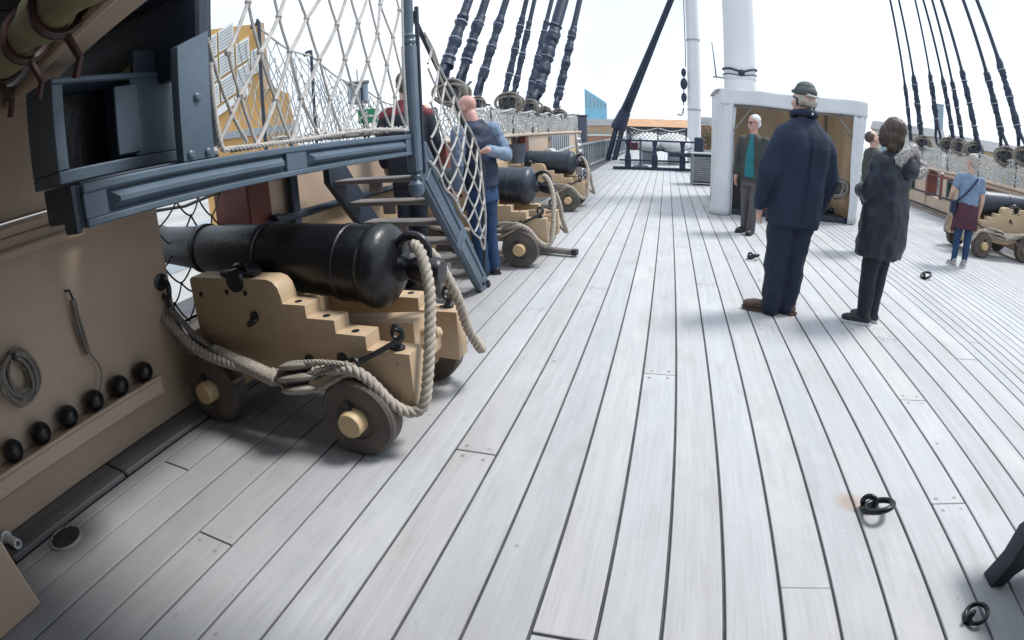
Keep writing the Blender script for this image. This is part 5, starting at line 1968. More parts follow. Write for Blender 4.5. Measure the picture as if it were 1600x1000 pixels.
def shroud(a, d, label, r_thick, r_thin, L_thick, eye, group, toggle=False):
    a, d = Vector(a), Vector(d).normalized()
    t = thing('shroud', label, 'rigging', a, 0, group)
    x = Vector((0, 1, 0)) - d * d.y
    x.normalize()
    b = MB(a)
    e = 0.42 if eye else 0.36
    w = r_thick * (1.6 if eye else 0.95)
    for s_ in (-1, 1):
        b.tube(resample([a - d * 0.02 + x * w * 0.9 * s_, a + d * e * 0.35 + x * w * 1.15 * s_, a + d * e * 0.8 + x * w * 0.6 * s_, a + d * (e + 0.10) + x * r_thick * 0.25 * s_], 0.05), r_thick * 0.52, 8)
    if eye:
        b.tube(resample([a - d * 0.02 - x * w * 0.9, a - d * 0.10, a - d * 0.02 + x * w * 0.9], 0.03), r_thick * 0.5, 8)
    b.build('eye_splice', M['tar'], t, 60)
    b = MB(a)
    P0 = resample([a + d * e * 0.85, a + d * (e + L_thick)], 0.045)
    rs = [r_thick * (0.95 + 0.12 * math.sin(i * 0.55 + a.y * 3) + random.uniform(-0.055, 0.055)) for i in range(len(P0))]
    rs[-1] *= 0.85
    P0 = [pp_ + Vector((random.gauss(0, r_thick * .07), random.gauss(0, r_thick * .07), 0)) for pp_ in P0]
    b.tube(P0, rs, 10)
    th = b.build('served_part', M['tar'], t, 60)
    for k in range(3 if L_thick > 0.8 else 2):
        u = e + L_thick * (0.12 + 0.36 * k)
        b = MB(a)
        b.torus(a + d * u, d, r_thick * 1.03, 0.011, 14, 5)
        b.build('seizing', M['seize'], th)
    b = MB(a)
    top = a + d * 15
    b.tube([a + d * (e + L_thick * 0.92), a + d * (e + L_thick * 1.08), top], [r_thick * 0.8, r_thin, r_thin], 8)
    b.build('upper_rope', M['tar'], t, 60)
    if toggle:
        b = MB(a)
        b.tube([a + x * (r_thick * 2) - d * 0.1, a + x * (r_thick * 2.6) + d * 0.12, a + x * (r_thick * 4.4) + d * 0.32], 0.022, 6)
        b.build('cleat', M['slate'], t)
    return t


left_sh = [((-3.00, 6.92, 2.10), (-2.89, 7.37, 2.92), 0.092, 0.068, 0.9), ((-3.00, 7.58, 2.10), (-2.86, 8.02, 3.0), 0.088, 0.066, 1.0), ((-3.00, 8.37, 2.00), (-2.81, 8.94, 3.16), 0.08, 0.06, 1.3),
           ((-3.00, 9.86, 2.0), (-2.79, 10.35, 3.39), 0.07, 0.052, 1.5), ((-3.00, 10.42, 2.0), (-2.78, 10.96, 3.49), 0.066, 0.048, 1.5), ((-3.00, 11.50, 1.94), (-2.72, 12.26, 3.71), 0.07, 0.052, 1.9),
           ((-3.00, 12.1, 1.95), (-2.69, 13.3, 3.92), 0.17, 0.15, 2.2), ((-3.00, 14.66, 1.97), (-2.63, 15.67, 4.31), 0.12, 0.085, 2.4)]
llab = ['thick navy tarred shroud first of the left row, nearest the newel post', 'thick navy tarred shroud second from the newel post, with a dark cleat',
        'navy tarred shroud rising above the bald head of the man at the ladder', 'navy tarred shroud fourth in the left row, left one of a close pair', 'navy tarred shroud fifth in the left row, right one of a close pair',
        'navy tarred shroud just left of the broadest one', 'broadest navy tarred shroud of the left row', 'navy tarred shroud last of the left row, left of the blue tower']
for i, (a, q, rt, rn, L) in enumerate(left_sh):
    shroud(a, Vector(q) - Vector(a), llab[i], rt, rn, L, False, 'shrouds of the left side', i in (1, 4, 6, 7))
right_sh = [((7.20, 15.01, 1.72), (6.74, 15.08, 4.80), 0.062, 0.036, 1.25), ((7.20, 14.27, 1.70), (6.75, 14.45, 4.70), 0.085, 0.034, 1.45), ((7.20, 13.26, 1.78), (6.77, 13.43, 4.56), 0.075, 0.028, 1.3),
            ((7.20, 12.39, 1.72), (6.80, 12.91, 4.49), 0.065, 0.032, 1.3), ((7.20, 11.93, 1.70), (6.80, 12.42, 4.42), 0.065, 0.034, 1.2), ((7.20, 11.20, 1.70), (6.81, 11.90, 4.35), 0.075, 0.040, 1.45),
            ((7.20, 10.07, 1.68), (6.82, 10.84, 4.22), 0.078, 0.042, 1.35), ((7.20, 9.38, 1.72), (6.86, 10.28, 4.16), 0.08, 0.045, 1.6)]
rlab = ['thin navy shroud first of the right row, nearest the woman in the parka', 'navy shroud second of the right row, thick lower half', 'navy shroud third of the right row, ending in a wide open loop',
        'navy shroud fourth of the right row, above the coils', 'navy shroud fifth of the right row, wavy lower part', 'thick navy shroud sixth of the right row, above the woman in grey blue',
        'thick navy shroud second from the right edge', 'thick navy shroud nearest the right edge']
for i, (a, q, rt, rn, L) in enumerate(right_sh):
    shroud(a, Vector(q) - Vector(a), rlab[i], rt, rn, L, i in (2, 6, 7), 'shrouds of the right side')


def coil_bundle(loc, label, s=1.0, rz=0.0, src=[None]):
    if src[0] is None:
        t = thing('hung_coil', label, 'rope coil', (0, 0, 0), 0, 'rope coils hung on the rails')
        b = MB()
        st = random.Random(4)
        for i in range(11):
            w, h = st.uniform(0.15, 0.24), st.uniform(0.14, 0.21)
            c_ = Vector((st.uniform(-0.11, 0.11), st.uniform(-0.05, 0.05), st.uniform(-0.03, 0.03)))
            tilt = st.uniform(-0.5, 0.5)
            R = Matrix.Rotation(tilt, 3, 'Z') @ Matrix.Rotation(st.uniform(-0.35, 0.35), 3, 'X')
            pts = [c_ + R @ Vector((st.uniform(-.01, .01), math.cos(a) * w, math.sin(a) * h)) for a in np.linspace(0, 2 * PI, 17)[:-1]]
            b.tube(pts, 0.020, 6, closed=True)
        b.build('turns', M['rope_grey'], t, 60)
        b = MB()
        b.tube(resample([(0, -0.03, 0.24), (0.10, 0, 0.12), (0.13, 0.02, -0.06), (0.05, 0.03, -0.2)], 0.04), 0.024, 6)
        b.tube(resample([(0, 0.02, 0.23), (-0.12, 0, 0.10), (-0.13, 0, -0.08)], 0.04), 0.024, 6)
        build_each(b, 'hitch', M['rope_dark'], t, 60)
        b = MB()
        b.sphere((0, 0, -0.03), 1, 14, 10, (0.10, 0.17, 0.14))
        b.build('core', M['rope_dark'], t, 60)
        src[0] = t
    else:
        t = copy_tree(src[0])
        tag(t, label)
    t.location = loc
    t.scale = (s * 0.9, s * 1.1, s * 0.92)
    t.rotation_euler = (0, 0, rz + (1.6 if loc[0] < 0 else 0.8 if loc[0] > 5 else 0.0))
    return t


coil_bundle((-2.86, 6.95, 1.98), 'big rope coil between the handrail and the bald head', 0.95, 0.2)
coil_bundle((-2.86, 7.95, 1.86), 'folded rope coil behind the bald man', 0.55, 0.9)
coil_bundle((-2.86, 9.75, 1.93), 'largest rope coil on the left rail, right of the bald man', 1.0, 0.1)
coil_bundle((-2.86, 11.35, 1.88), 'second large rope coil on the left rail right of the bald man', 0.95, -0.3)
coil_bundle((-2.86, 12.6, 1.82), 'rope coil under the broadest left shroud', 0.7, 0.4)
coil_bundle((-2.86, 14.4, 1.80), 'small rope coil under the last left shroud', 0.8, 0.1)
coil_bundle((7.12, 14.05, 1.70), 'rope coil on the right rail beside the parka hood', 1.0, 0.5)
coil_bundle((7.12, 12.55, 1.72), 'rope coil under the looped shroud on the right rail', 0.95, 0.2)
coil_bundle((7.12, 11.95, 1.72), 'rope coil in the middle of the right rail row', 0.95, -0.4)
coil_bundle((7.12, 11.3, 1.69), 'rope coil above the grey haired woman on the right rail', 0.95, 0.7)
coil_bundle((7.12, 9.95, 1.66), 'rope coil under the shroud second from the right edge', 1.0, 0.3)
coil_bundle((7.12, 9.25, 1.72), 'rope coil at the right edge of the rail', 0.95, 0.0)

# ================================================================== LEFT SIDE FITTINGS
pp = thing('fire_pipe', 'dark pipe running along the bulwark behind the ladder with a valve post', 'pipe', (-2.54, 3.2, 0.9))
OP = (-2.54, 3.2, 0.9)
b = MB(OP)
b.tube([(-2.53, 2.86, 0.93), (-2.53, 5.2, 0.93)], 0.032, 10)
pipe_ = b.build('pipe', M['slate'], pp)
b = MB(OP)
b.box((-2.54, 3.06, 0.68), (0.06, 0.085, 1.22), 0.008)
b.build('post', M['slate'], pp)
b = MB(OP)
b.lathe([(0, 0.05), (0.06, 0.05), (0.07, 0.035), (0.12, 0.035)], (-2.53, 2.80, 0.93), (0, 1, 0), 14)
b.build('valve', M['slate'], pipe_)
bk = thing('fire_bucket', 'slate coloured bucket on the left bulwark beside the bald man', 'bucket', (-2.52, 8.75, 0.85))
OB = (-2.52, 8.75, 0.85)
b = MB(OB)
b.lathe([(0, 0.0), (0.0, 0.10), (0.30, 0.135), (0.31, 0.145), (0.325, 0.145), (0.325, 0.125), (0.02, 0.09), (0.02, 0.0)], (-2.45, 8.75, 0.85), (0, 0, 1), 20, False)
b.build('pail', M['bucket'], bk)
b = MB(OB)
b.torus((-2.45, 8.75, 1.16), (1, 0, 0), 0.13, 0.008, 16, 5, PI, 0)
b.build('handle', M['iron'], bk)
b = MB(OB)
b.box((-2.57, 8.75, 0.83), (0.36, 0.3, 0.03), 0.004)
b.build('bracket', M['cream'], bk)

rk = thing('slatted_rack', 'pale vertical slatted rack standing against the left bulwark', 'rack', (-2.55, 12.9, 0.5))
for i in range(9):
    b = MB((-2.55, 12.9, 0.5))
    b.box((-2.54, 11.9 + i * 0.26, 0.80), (0.04, 0.11, 0.92), 0.006)
    b.build('slat', M['greypaint'], rk)
for z in (0.40, 1.22):
    b = MB((-2.55, 12.9, 0.5))
    b.box((-2.58, 12.94, z), (0.03, 2.25, 0.06), 0.004)
    b.build('cross_rail', M['greypaint'], rk)
ra = thing('mop_roll', 'grey spindle with a thick fringed end lying along the left bulwark', 'roll', (-2.4, 12.5, 0.9))
b = MB((-2.4, 12.5, 0.9))
b.tube([(-2.44, 11.2, 0.86), (-2.44, 14.2, 0.95)], 0.035, 10)
b.build('shaft', M['greypaint'], ra)
b = MB((-2.4, 12.5, 0.9))
b.lathe([(0, 0.05), (0.02, 0.13), (0.42, 0.13), (0.46, 0.05)], (-2.44, 11.0, 0.86), (0, 1, 0.03), 14)
b.build('drum', M['net_grey'], ra)
wl_ = thing('boarding_steps', 'pale grey stepped board leaning on the left bulwark before the railing', 'steps', (-2.5, 15.8, 0))
for i in range(6):
    b = MB((-2.5, 15.8, 0))
    b.box((-2.62 + 0.02 * (5 - i), 15.75, 0.22 + i * 0.18), (0.16, 0.62, 0.05), 0.006, Matrix.Rotation(0.25, 3, 'Y'))
    b.build('step', M['canvas'], wl_)
for yy in (15.42, 16.08):
    b = MB((-2.5, 15.8, 0))
    b.beam((-2.46, yy, 0.03), (-2.66, yy, 1.30), 0.05, 0.16, 0.006, (1, 0, 0))
    b.build('side_board', M['greypaint'], wl_)

rl = thing('waist_railing', 'grey wooden railing with flat balusters beyond the left guns', 'railing', (-2.95, 16.6, 0))
RA, RB = Vector((-2.98, 16.7, 0)), Vector((-2.55, 34.0, 0))
b = MB(RA)
b.beam(RA + Vector((0, 0, 0.84)), RB + Vector((0, 0, 0.88)), 0.13, 0.07, 0.012)
b.build('hand_rail', M['rail_wood'], rl)
rl.location = RA
b = MB(RA)
b.beam(RA + Vector((0.06, 0, 0.05)), RB + Vector((0.06, 0, 0.05)), 0.2, 0.08, 0.01)
b.build('sole_plate', M['rail_wood'], rl)
bal = None
n = 34
for i in range(n):
    p = RA.lerp(RB, (i + 0.3) / n)
    if bal is None:
        b = MB()
        b.prism([(-0.10, 0.09), (0.10, 0.09), (0.075, 0.45), (0.10, 0.81), (-0.10, 0.81), (-0.075, 0.45)], -0.025, 0.025, 'yz')
        bal = b.build('baluster', M['rail_wood'], rl)
        o = bal
    else:
        o = bal.copy()
        COL.objects.link(o)
        o.parent = rl
    o.location = p - RA
hp = thing('bulwark_post', 'tall slate post rising behind the railing below the blue tower', 'post', (-3.2, 21.0, 0))
b = MB((-3.2, 21.0, 0))
b.box((-3.32, 21.5, 0.95), (0.34, 0.34, 1.9), 0.03)
b.build('shaft', M['bucket'], hp)
b = MB((-3.2, 21.0, 0))
b.box((-3.32, 21.5, 1.93), (0.42, 0.42, 0.07), 0.02)
b.build('cap', M['bucket'], hp)

# exit sign
es = thing('exit_arrow_sign', 'green sign with a white arrow pointing left, seen through the platform net', 'sign', (-3.05, 4.92, 1.55))
OE = (-3.05, 4.92, 1.55)
sgn_R = Matrix.Rotation(math.radians(32), 3, 'Z')
ctr = Vector((-2.98, 4.92, 1.665))


def SG(x, z, y=0.0):
    return ctr + sgn_R @ Vector((x, -y, z))


b = MB(OE)
b.box(ctr, (0.20, 0.014, 0.15), 0.003, sgn_R)
b.build('sign_plate', M['green_sign'], es)
b = MB(OE)
y = 0.0085
for quad in ([(-0.065, 0.0), (-0.015, 0.05), (0.01, 0.05), (-0.035, 0.0)], [(-0.065, 0.0), (-0.035, 0.0), (0.01, -0.05), (-0.015, -0.05)], [(-0.045, 0.009), (0.06, 0.009), (0.06, -0.009), (-0.045, -0.009)]):
    y += 0.0012
    n = len(quad)
    b.add([SG(u, v, y) for u, v in quad] + [SG(u, v, 0.005) for u, v in quad], [tuple(range(n)), tuple(range(2 * n - 1, n - 1, -1))] + [(i, (i + 1) % n, (i + 1) % n + n, i + n) for i in range(n)])
b.build('arrow', M['white_sign'], es, 0)
b = MB(OE)
b.tube([SG(0, -0.07, -0.012), SG(0, -0.36, -0.012)], 0.012, 6)
b.build('sign_post', M['slate'], es)
lb = thing('lantern_box', 'pale glazed lantern box hanging in the netting above the green arrow sign', 'lantern', (-3.1, 5.0, 1.8))
OLn = (-3.1, 5.0, 1.8)
for u, w in ((-0.11, 0.014), (0.11, 0.014)):
    pass
b = MB(OLn)
b.box(ctr + Vector((-0.12, 0.03, 0.25)), (0.22, 0.18, 0.22), 0.02, sgn_R)
b.build('glass_body', M['glass'], lb)
b = MB(OLn)
b.box(ctr + Vector((-0.12, 0.03, 0.375)), (0.25, 0.21, 0.025), 0.008, sgn_R)
b.build('lid', M['greypaint'], lb)
b = MB(OLn)
b.tube([ctr + Vector((-0.12, 0.03, 0.385)), ctr + Vector((-0.12, 0.03, 0.52))], 0.006, 5)
b.build('hanger', M['slate'], lb)

# ================================================================== SHELTER AND MASTS
sh = thing('canvas_shelter', 'white canvas shelter with an open front standing before the mast', 'shelter', (2.2, 9.4, 0))
OS = (2.2, 9.4, 0)
X0, X1, Y0, Y1 = 1.05, 3.50, 9.35, 11.45


def cloth(P, nu, nv, name, m, thick=0.006):
    b = MB(OS)
    vs, fs = [], []
    for j in range(nv + 1):
        for i in range(nu + 1):
            vs.append(Vector(P(i / nu, j / nv)))
    for j in range(nv):
        for i in range(nu):
            a = j * (nu + 1) + i
            fs.append((a, a + 1, a + nu + 2, a + nu + 1))
    b.add(vs, fs)
    o = b.build(name, m, sh, 80)
    md = o.modifiers.new('thickness', 'SOLIDIFY')
    md.thickness = thick
    return o


# valance across the front, roof, back, right and left walls
cloth(lambda s, t: (X0 - 0.14 + s * (X1 - X0 + 0.22), Y0 - 0.03 + 0.014 * math.sin(s * 31) * (1 - t), 1.90 + 0.012 * math.sin(s * 9) + t * (0.27 - 0.02 * math.sin(s * PI))), 40, 6, 'front_valance', M['canvas'])
cloth(lambda s, t: (X0 - 0.14 + s * (X1 - X0 + 0.22), Y0 - 0.03 + t * (Y1 - Y0 + 0.06), 2.165 + 0.05 * math.sin(t * PI) - 0.03 * math.sin(s * PI)), 20, 14, 'roof_sheet', M['canvas'])
cloth(lambda s, t: (X0 - 0.1 + s * (X1 - X0 + 0.16), Y1 - 0.02 + 0.015 * math.sin(s * 25), 0.02 + t * 2.13), 40, 8, 'back_wall', M['canvas_in'])
cloth(lambda s, t: (X1 - 0.02 + 0.02 * math.sin(s * 23 + t * 2) - 0.03 * t, Y0 + s * (Y1 - Y0), 0.02 + t * 2.12), 36, 8, 'right_wall', M['canvas_in'])
cloth(lambda s, t: (X1 - 0.19 + s * 0.25 - 0.10 * (1 - t) * s + 0.012 * math.sin(t * 8), Y0 - 0.01 + 0.012 * math.sin(s * 14 + t * 2), 0.01 + t * 1.93), 14, 14, 'right_front_leg', M['canvas'])


def leftleg(s, t):
    a = 2 * PI * s
    fl = (1 - t) ** 2.2
    rx = 0.115 + 0.075 * fl + 0.012 * math.sin(a * 6 + t * 3)
    ry = 0.10 + 0.10 * fl + 0.012 * math.cos(a * 5)
    return (X0 + 0.06 - 0.20 * (1 - t) + 0.05 * fl + rx * math.cos(a), Y0 + 0.08 + ry * math.sin(a), 0.008 + t * 2.14)


cloth(leftleg, 48, 22, 'left_front_leg', M['canvas'])
cloth(lambda s, t: (X0 - 0.10 + 0.02 * math.sin(s * 19 + t), Y0 + 0.1 + s * (Y1 - Y0 - 0.1), 0.02 + t * 2.12), 30, 8, 'left_wall', M['canvas'])
for (xa, ya), (xb, yb) in (((X0 + 0.1, Y0 + 0.06), (X0 + 0.1, Y0 + 0.06)), ((X1 - 0.1, Y0 + 0.06), (X1 - 0.1, Y0 + 0.06)), ((X0 + 0.06, Y1 - 0.1), (X0 + 0.06, Y1 - 0.1)), ((X1 - 0.1, Y1 - 0.1), (X1 - 0.1, Y1 - 0.1))):
    b = MB(OS)
    b.tube([(xa, ya, 0.0), (xb, yb, 2.14)], 0.024, 8)
    b.build('pole', M['greypaint'], sh)
b = MB(OS)
b.box(((X0 + X1) / 2, Y0 + 0.04, 1.885), (X1 - X0, 0.04, 0.05), 0.005)
b.build('front_bar', M['tread'], sh)
for xa, xb in ((X0 + 0.1, X0 + 0.42), (X1 - 0.1, X1 - 0.46)):
    b = MB(OS)
    b.beam((xa, Y0 + 0.05, 1.45), (xb, Y0 + 0.05, 1.86), 0.03, 0.04, 0.004, (0, 1, 0))
    b.build('knee_brace', M['tread'], sh)
b = MB(OS)
b.box(((X0 + X1) / 2, Y0 + 0.12, 0.05), (X1 - X0 - 0.05, 0.12, 0.10), 0.008)
b.build('base_board', M['slate'], sh)
dk = thing('dark_cabinet', 'dark slim cabinet just inside the left of the shelter', 'cabinet', (1.32, 9.75, 0))
b = MB((1.32, 9.75, 0))
b.box((1.30, 9.80, 0.46), (0.30, 0.42, 0.90), 0.012)
b.build('carcass', M['slate'], dk)
b = MB((1.32, 9.75, 0))
b.box((1.30, 9.80, 0.925), (0.34, 0.46, 0.03), 0.006)
b.build('top', M['green_frame'], dk)
b = MB((1.32, 9.75, 0))
b.box((1.30, 9.58, 0.5), (0.24, 0.015, 0.66), 0.004)
b.build('door', M['black'], dk)
bx = thing('orange_box', 'small orange box on the shelter floor by the old man', 'box', (1.78, 9.8, 0))
b = MB((1.78, 9.8, 0))
b.box((1.80, 9.68, 0.17), (0.20, 0.16, 0.12), 0.01)
b.build('tub', M['flame_orange'], bx)
b = MB((1.78, 9.8, 0))
b.box((1.80, 9.68, 0.24), (0.22, 0.18, 0.02), 0.006)
b.build('lid', M['white_sign'], bx)
b = MB((1.78, 9.8, 0))
b.box((1.80, 9.70, 0.052), (0.26, 0.22, 0.104), 0.004)
b.build('stand', M['slate'], bx)
ch = thing('dark_bench', 'long dark bench at the back of the shelter', 'bench', (2.6, 11.0, 0))
b = MB((2.6, 11.0, 0))
b.box((2.55, 11.0, 0.47), (1.5, 0.42, 0.05), 0.008)
b.build('seat', M['slate'], ch)
for xx in (1.95, 3.15):
    b = MB((2.6, 11.0, 0))
    b.box((xx, 11.0, 0.222), (0.08, 0.38, 0.444), 0.008)
    b.build('leg', M['slate'], ch)
coil_bundle((3.12, 9.62, 0.62), 'pale rope coil hanging inside the shelter beside the coat', 1.0, 1.3)
tr_ = thing('rope_tray', 'dark tray of black gear on the shelter floor at the right', 'tray', (2.95, 9.75, 0))
b = MB((2.95, 9.75, 0))
b.box((2.9, 9.78, 0.06), (0.8, 0.5, 0.11), 0.01)
b.build('tray', M['black'], tr_)
for k in range(4):
    b = MB((2.95, 9.75, 0))
    b.sphere((2.66 + k * 0.16, 9.78 + 0.06 * (k % 2), 0.16), 0.075, 12, 8, (1, 1, 0.8))
    b.build('bag', M['slate'], tr_, 60)

mm = thing('main_mast', 'thick white painted main mast rising behind the canvas shelter', 'mast', (1.62, 12.0, 0))
b = MB((1.62, 12.0, 0))
b.lathe([(0, 0.36), (3.0, 0.345), (9, 0.32), (18, 0.26)], (1.62, 12.0, 0), (0, 0, 1), 40)
b.build('spar', M['white'], mm, 60)
b = MB((1.62, 12.0, 0))
b.lathe([(0, 0.352), (0.0, 0.362), (0.09, 0.362), (0.09, 0.352)], (1.62, 12.0, 2.60), (0, 0, 1), 40, False)
b.build('pale_band', M['canvas'], mm)
b = MB((1.62, 12.0, 0))
for zz, rr, dz in ((2.82, 0.024, 0.035), (2.70, 0.012, 0.02)):
    pts = []
    for k in range(40):
        a = 2 * PI * k / 40
        # dips at the front, towards the deck aft of it
        dip = math.exp(-((a - 1.5 * PI) / 0.55) ** 2) if a > PI else 0
        pts.append((1.62 + 0.37 * math.cos(a), 12.0 + 0.37 * math.sin(a), zz - dip * dz * 2.2))
    b.tube(pts, rr, 8, closed=True)
build_each(b, 'rope_band', M['bitts'], mm)
b = MB((1.62, 12.0, 0))
b.torus((1.61, 11.62, 2.71), (0, 1, 0), 0.052, 0.020, 18, 8)
b.sphere((1.61, 11.61, 2.71), 0.036, 12, 8)
b.build('knot_boss', M['bitts'], mm)
b = MB((1.62, 12.0, 0))
b.lathe([(0, 0.375), (0.0, 0.385), (0.05, 0.385), (0.05, 0.352)], (1.62, 12.0, 2.0), (0, 0, 1), 40, False)
b.build('hoop', M['white'], mm)
at = thing('rope_hook_arm', 'thin dark rod with a small arm beside the main mast', 'fitting', (1.15, 12.0, 2.6))
b = MB((1.15, 12.0, 2.6))
b.tube([(1.27, 12.0, 2.62), (1.03, 12.0, 2.63)], 0.018, 6)
b.build('arm', M['tread'], at)
b = MB((1.15, 12.0, 2.6))
b.tube([(1.10, 12.0, 2.63), (1.02, 12.02, 3.42)], [0.016, 0.007], 6)
b.build('rod', M['slate'], at)

fm = thing('fore_mast', 'slim pale fore mast standing in the distance left of the shelter', 'mast', (1.22, 24.0, 0))
b = MB((1.22, 24.0, 0))
b.lathe([(0, 0.30), (4, 0.29), (15, 0.25)], (1.22, 24.0, 0), (0, 0, 1), 32)
b.build('spar', M['white'], fm, 60)
for zz in (2.3, 5.4):
    b = MB((1.22, 24.0, 0))
    b.lathe([(0, 0.29), (0.0, 0.305), (0.07, 0.305), (0.07, 0.29)], (1.22, 24.0, zz), (0, 0, 1), 32, False)
    b.build('hoop', M['greypaint'], fm)
tb = thing('hanging_tackle', 'dark tackle of two blocks hanging on the left of the fore mast', 'tackle', (0.78, 23.8, 3.2))
OT = (0.78, 23.8, 3.2)
b = MB(OT)
b.tube([(0.90, 23.75, 12.0), (0.86, 23.75, 4.2)], 0.02, 6)
b.tube([(0.80, 23.75, 4.0), (0.74, 23.75, 2.5)], 0.022, 6)
b.tube([(0.74, 23.75, 2.4), (0.72, 23.75, 2.15), (0.62, 23.75, 2.05), (0.54, 23.75, 2.12), (0.50, 23.75, 2.05)], 0.03, 6)
build_each(b, 'fall', M['bitts'], tb, 60)
for zz, s_ in ((3.95, 0.8), (3.45, 1.1), (2.85, 0.9)):
    b = MB(OT)
    b.sphere((0.77, 23.75, zz), 1, 12, 10, (0.14 * s_, 0.09, 0.24 * s_))
    b.build('block', M['bitts'], tb, 60)

ms = thing('main_stay', 'huge navy stay slanting up from the deck left of the bitts', 'rigging', (-2.2, 24.0, 1.2))
OM = (-2.2, 24.0, 1.2)
b = MB(OM)
p0, p1 = Vector((-2.06, 24.0, 1.58)), Vector((-0.29, 24.0, 5.78))
d = (p1 - p0).normalized()
x_ = Vector((d.z, 0, -d.x))
for s_ in (-1, 1):
    b.tube([p0 - d * 0.2 + x_ * 0.10 * s_, p0 + d * 1.4 + x_ * 0.085 * s_, p0 + d * 4.5 + x_ * 0.06 * s_, p0 + d * 14 + x_ * 0.05 * s_], [0.13, 0.12, 0.085, 0.07], 10)
build_each(b, 'stay_leg', M['tar'], ms, 60)
b = MB(OM)
b.lathe([(0, 0.30), (0.12, 0.36), (0.5, 0.30), (0.85, 0.26), (1.0, 0.2)], p0 - d * 0.25, d, 14)
b.build('heart', M['tar'], ms, 40)
b = MB(OM)
for k in range(9):
    b.torus(p0 + d * (0.15 + 0.12 * k), d, 0.29 - 0.012 * k, 0.03, 14, 5)
build_each(b, 'lashing', M['tar'], ms)
b = MB(OM)
for k in range(6):
    a = 2 * PI * k / 6
    b.tube([p0 + Vector((0.2 * math.cos(a), 0.2 * math.sin(a), -0.1)), Vector((-2.45 + 0.22 * math.cos(a), 24 + 0.22 * math.sin(a), 0.0))], 0.055, 6)
build_each(b, 'lanyard', M['tar'], ms, 60)

# ================================================================== BITTS, CRATE
BY = 18.8
bt = thing('mooring_bitts', 'navy bitts frame of three posts and cross rails across the fore deck', 'bitts', (-0.4, BY, 0))
OBt = (-0.4, BY, 0)
for xx in (-1.33, -0.40, 0.56):
    b = MB(OBt)
    b.box((xx, BY, 0.24), (0.21, 0.21, 0.48), 0.015)
    b.lathe([(0, 0.085), (0.05, 0.10), (0.09, 0.075), (0.30, 0.062), (0.44, 0.085), (0.52, 0.10)], (xx, BY, 0.475), (0, 0, 1), 14)
    b.build('post', M['bitts'], bt)
for z, xa, xb, w, h in ((0.05, -1.85, 1.02, 0.24, 0.09), (0.33, -1.62, 0.80, 0.09, 0.06), (1.01, -1.72, 0.98, 0.14, 0.06)):
    b = MB(OBt)
    b.box(((xa + xb) / 2, BY - 0.12 if z < 0.5 and z > 0.1 else BY, z), (xb - xa, w, h), 0.012)
    b.build('cross_rail', M['bitts'], bt)
b = MB(OBt)
b.box((0.56, BY - 0.19, 0.57), (0.92, 0.12, 0.14), 0.015)
b.build('cross_piece', M['bitts'], bt)
bn = thing('bitts_netting', 'white diamond netting fixed above the navy bitts', 'net', (-0.3, BY, 1.04))
for xx in (-1.26, -0.29, 0.68):
    b = MB((-0.3, BY, 1.04))
    b.tube([(xx, BY, 1.04), (xx, BY, 1.50)], 0.024, 6)
    b.build('stanchion', M['bitts'], bn)
b = MB((-0.3, BY, 1.04))
net(b, lambda s, t: (-1.26 + 1.94 * s, BY + 0.02 * math.sin(s * 19), 1.06 + 0.28 * t), 13, 2, 0.013, 0, 0.006, False, 4, 2)
b.build('netting', M['net_white'], bn, 0)
b = MB((-0.3, BY, 1.04))
b.tube(resample([(-1.26, BY, 1.46), (-0.78, BY, 1.36), (-0.29, BY, 1.46)], 0.1), 0.02, 6)
b.tube(resample([(-0.29, BY, 1.461), (0.2, BY, 1.36), (0.68, BY, 1.46)], 0.1), 0.02, 6)
build_each(b, 'head_rope', M['net_white'], bn, 60)
hr_ = thing('hanging_bell_bucket', 'dark maroon bucket hung on the left bitts post', 'bucket', (-1.05, BY - 0.2, 0.7))
b = MB((-1.05, BY - 0.2, 0.7))
b.lathe([(0, 0.10), (0.02, 0.14), (0.25, 0.17), (0.27, 0.15)], (-1.12, BY - 0.16, 0.68), (0, 0, 1), 14)
b.build('pail', M['maroon'], hr_)
b = MB((-1.05, BY - 0.2, 0.7))
b.torus((-1.12, BY - 0.16, 0.94), (0, 1, 0), 0.10, 0.014, 12, 5, PI)
b.build('handle', M['slate'], hr_)
cp = thing('capstan_stand', 'thin stand on a round foot behind the bitts', 'stand', (-0.9, 20.2, 0))
b = MB((-0.9, 20.2, 0))
b.lathe([(0, 0.28), (0.04, 0.28), (0.06, 0.10), (0.09, 0.035)], (-0.96, 20.2, 0.0), (0, 0, 1), 20)
b.build('foot', M['bitts'], cp)
b = MB((-0.9, 20.2, 0))
b.tube([(-0.96, 20.2, 0.08), (-0.96, 20.2, 1.05)], 0.045, 8)
b.build('column', M['bucket'], cp)
for sx, xx in ((-1, -0.75), (1, 0.30)):
    pg = thing('white_boat_bow', 'white curved hull end behind the bitts, ' + ('left' if sx < 0 else 'right') + ' of the middle post', 'boat', (xx, 22.5, 0))
    b = MB((xx, 22.5, 0))
    b.sphere((xx, 22.6, 0.86), 1, 20, 12, (0.72, 1.2, 0.42))
    b.build('hull', M['white'], pg, 60)
    b = MB((xx, 22.5, 0))
    b.tube(resample([(xx - 0.72 * 1, 21.9, 0.62 + 0.1 * (sx < 0)), (xx, 21.4, 0.52), (xx + 0.72, 21.9, 0.62 + 0.1 * (sx > 0))], 0.1), 0.035, 6)
    b.build('rubbing_strake', M['slate'], pg)
    b = MB((xx, 22.5, 0))
    b.box((xx, 22.6, 0.24), (0.5, 0.6, 0.46), 0.02)
    b.build('cradle', M['greypaint'], pg)
cr = thing('louvred_crate', 'grey louvred crate standing left of the canvas shelter', 'crate', (0.98, 14.2, 0))
OC = (0.98, 14.2, 0)
CX0, CX1, CY0, CY1 = 0.66, 1.26, 14.1, 14.7
b = MB(OC)
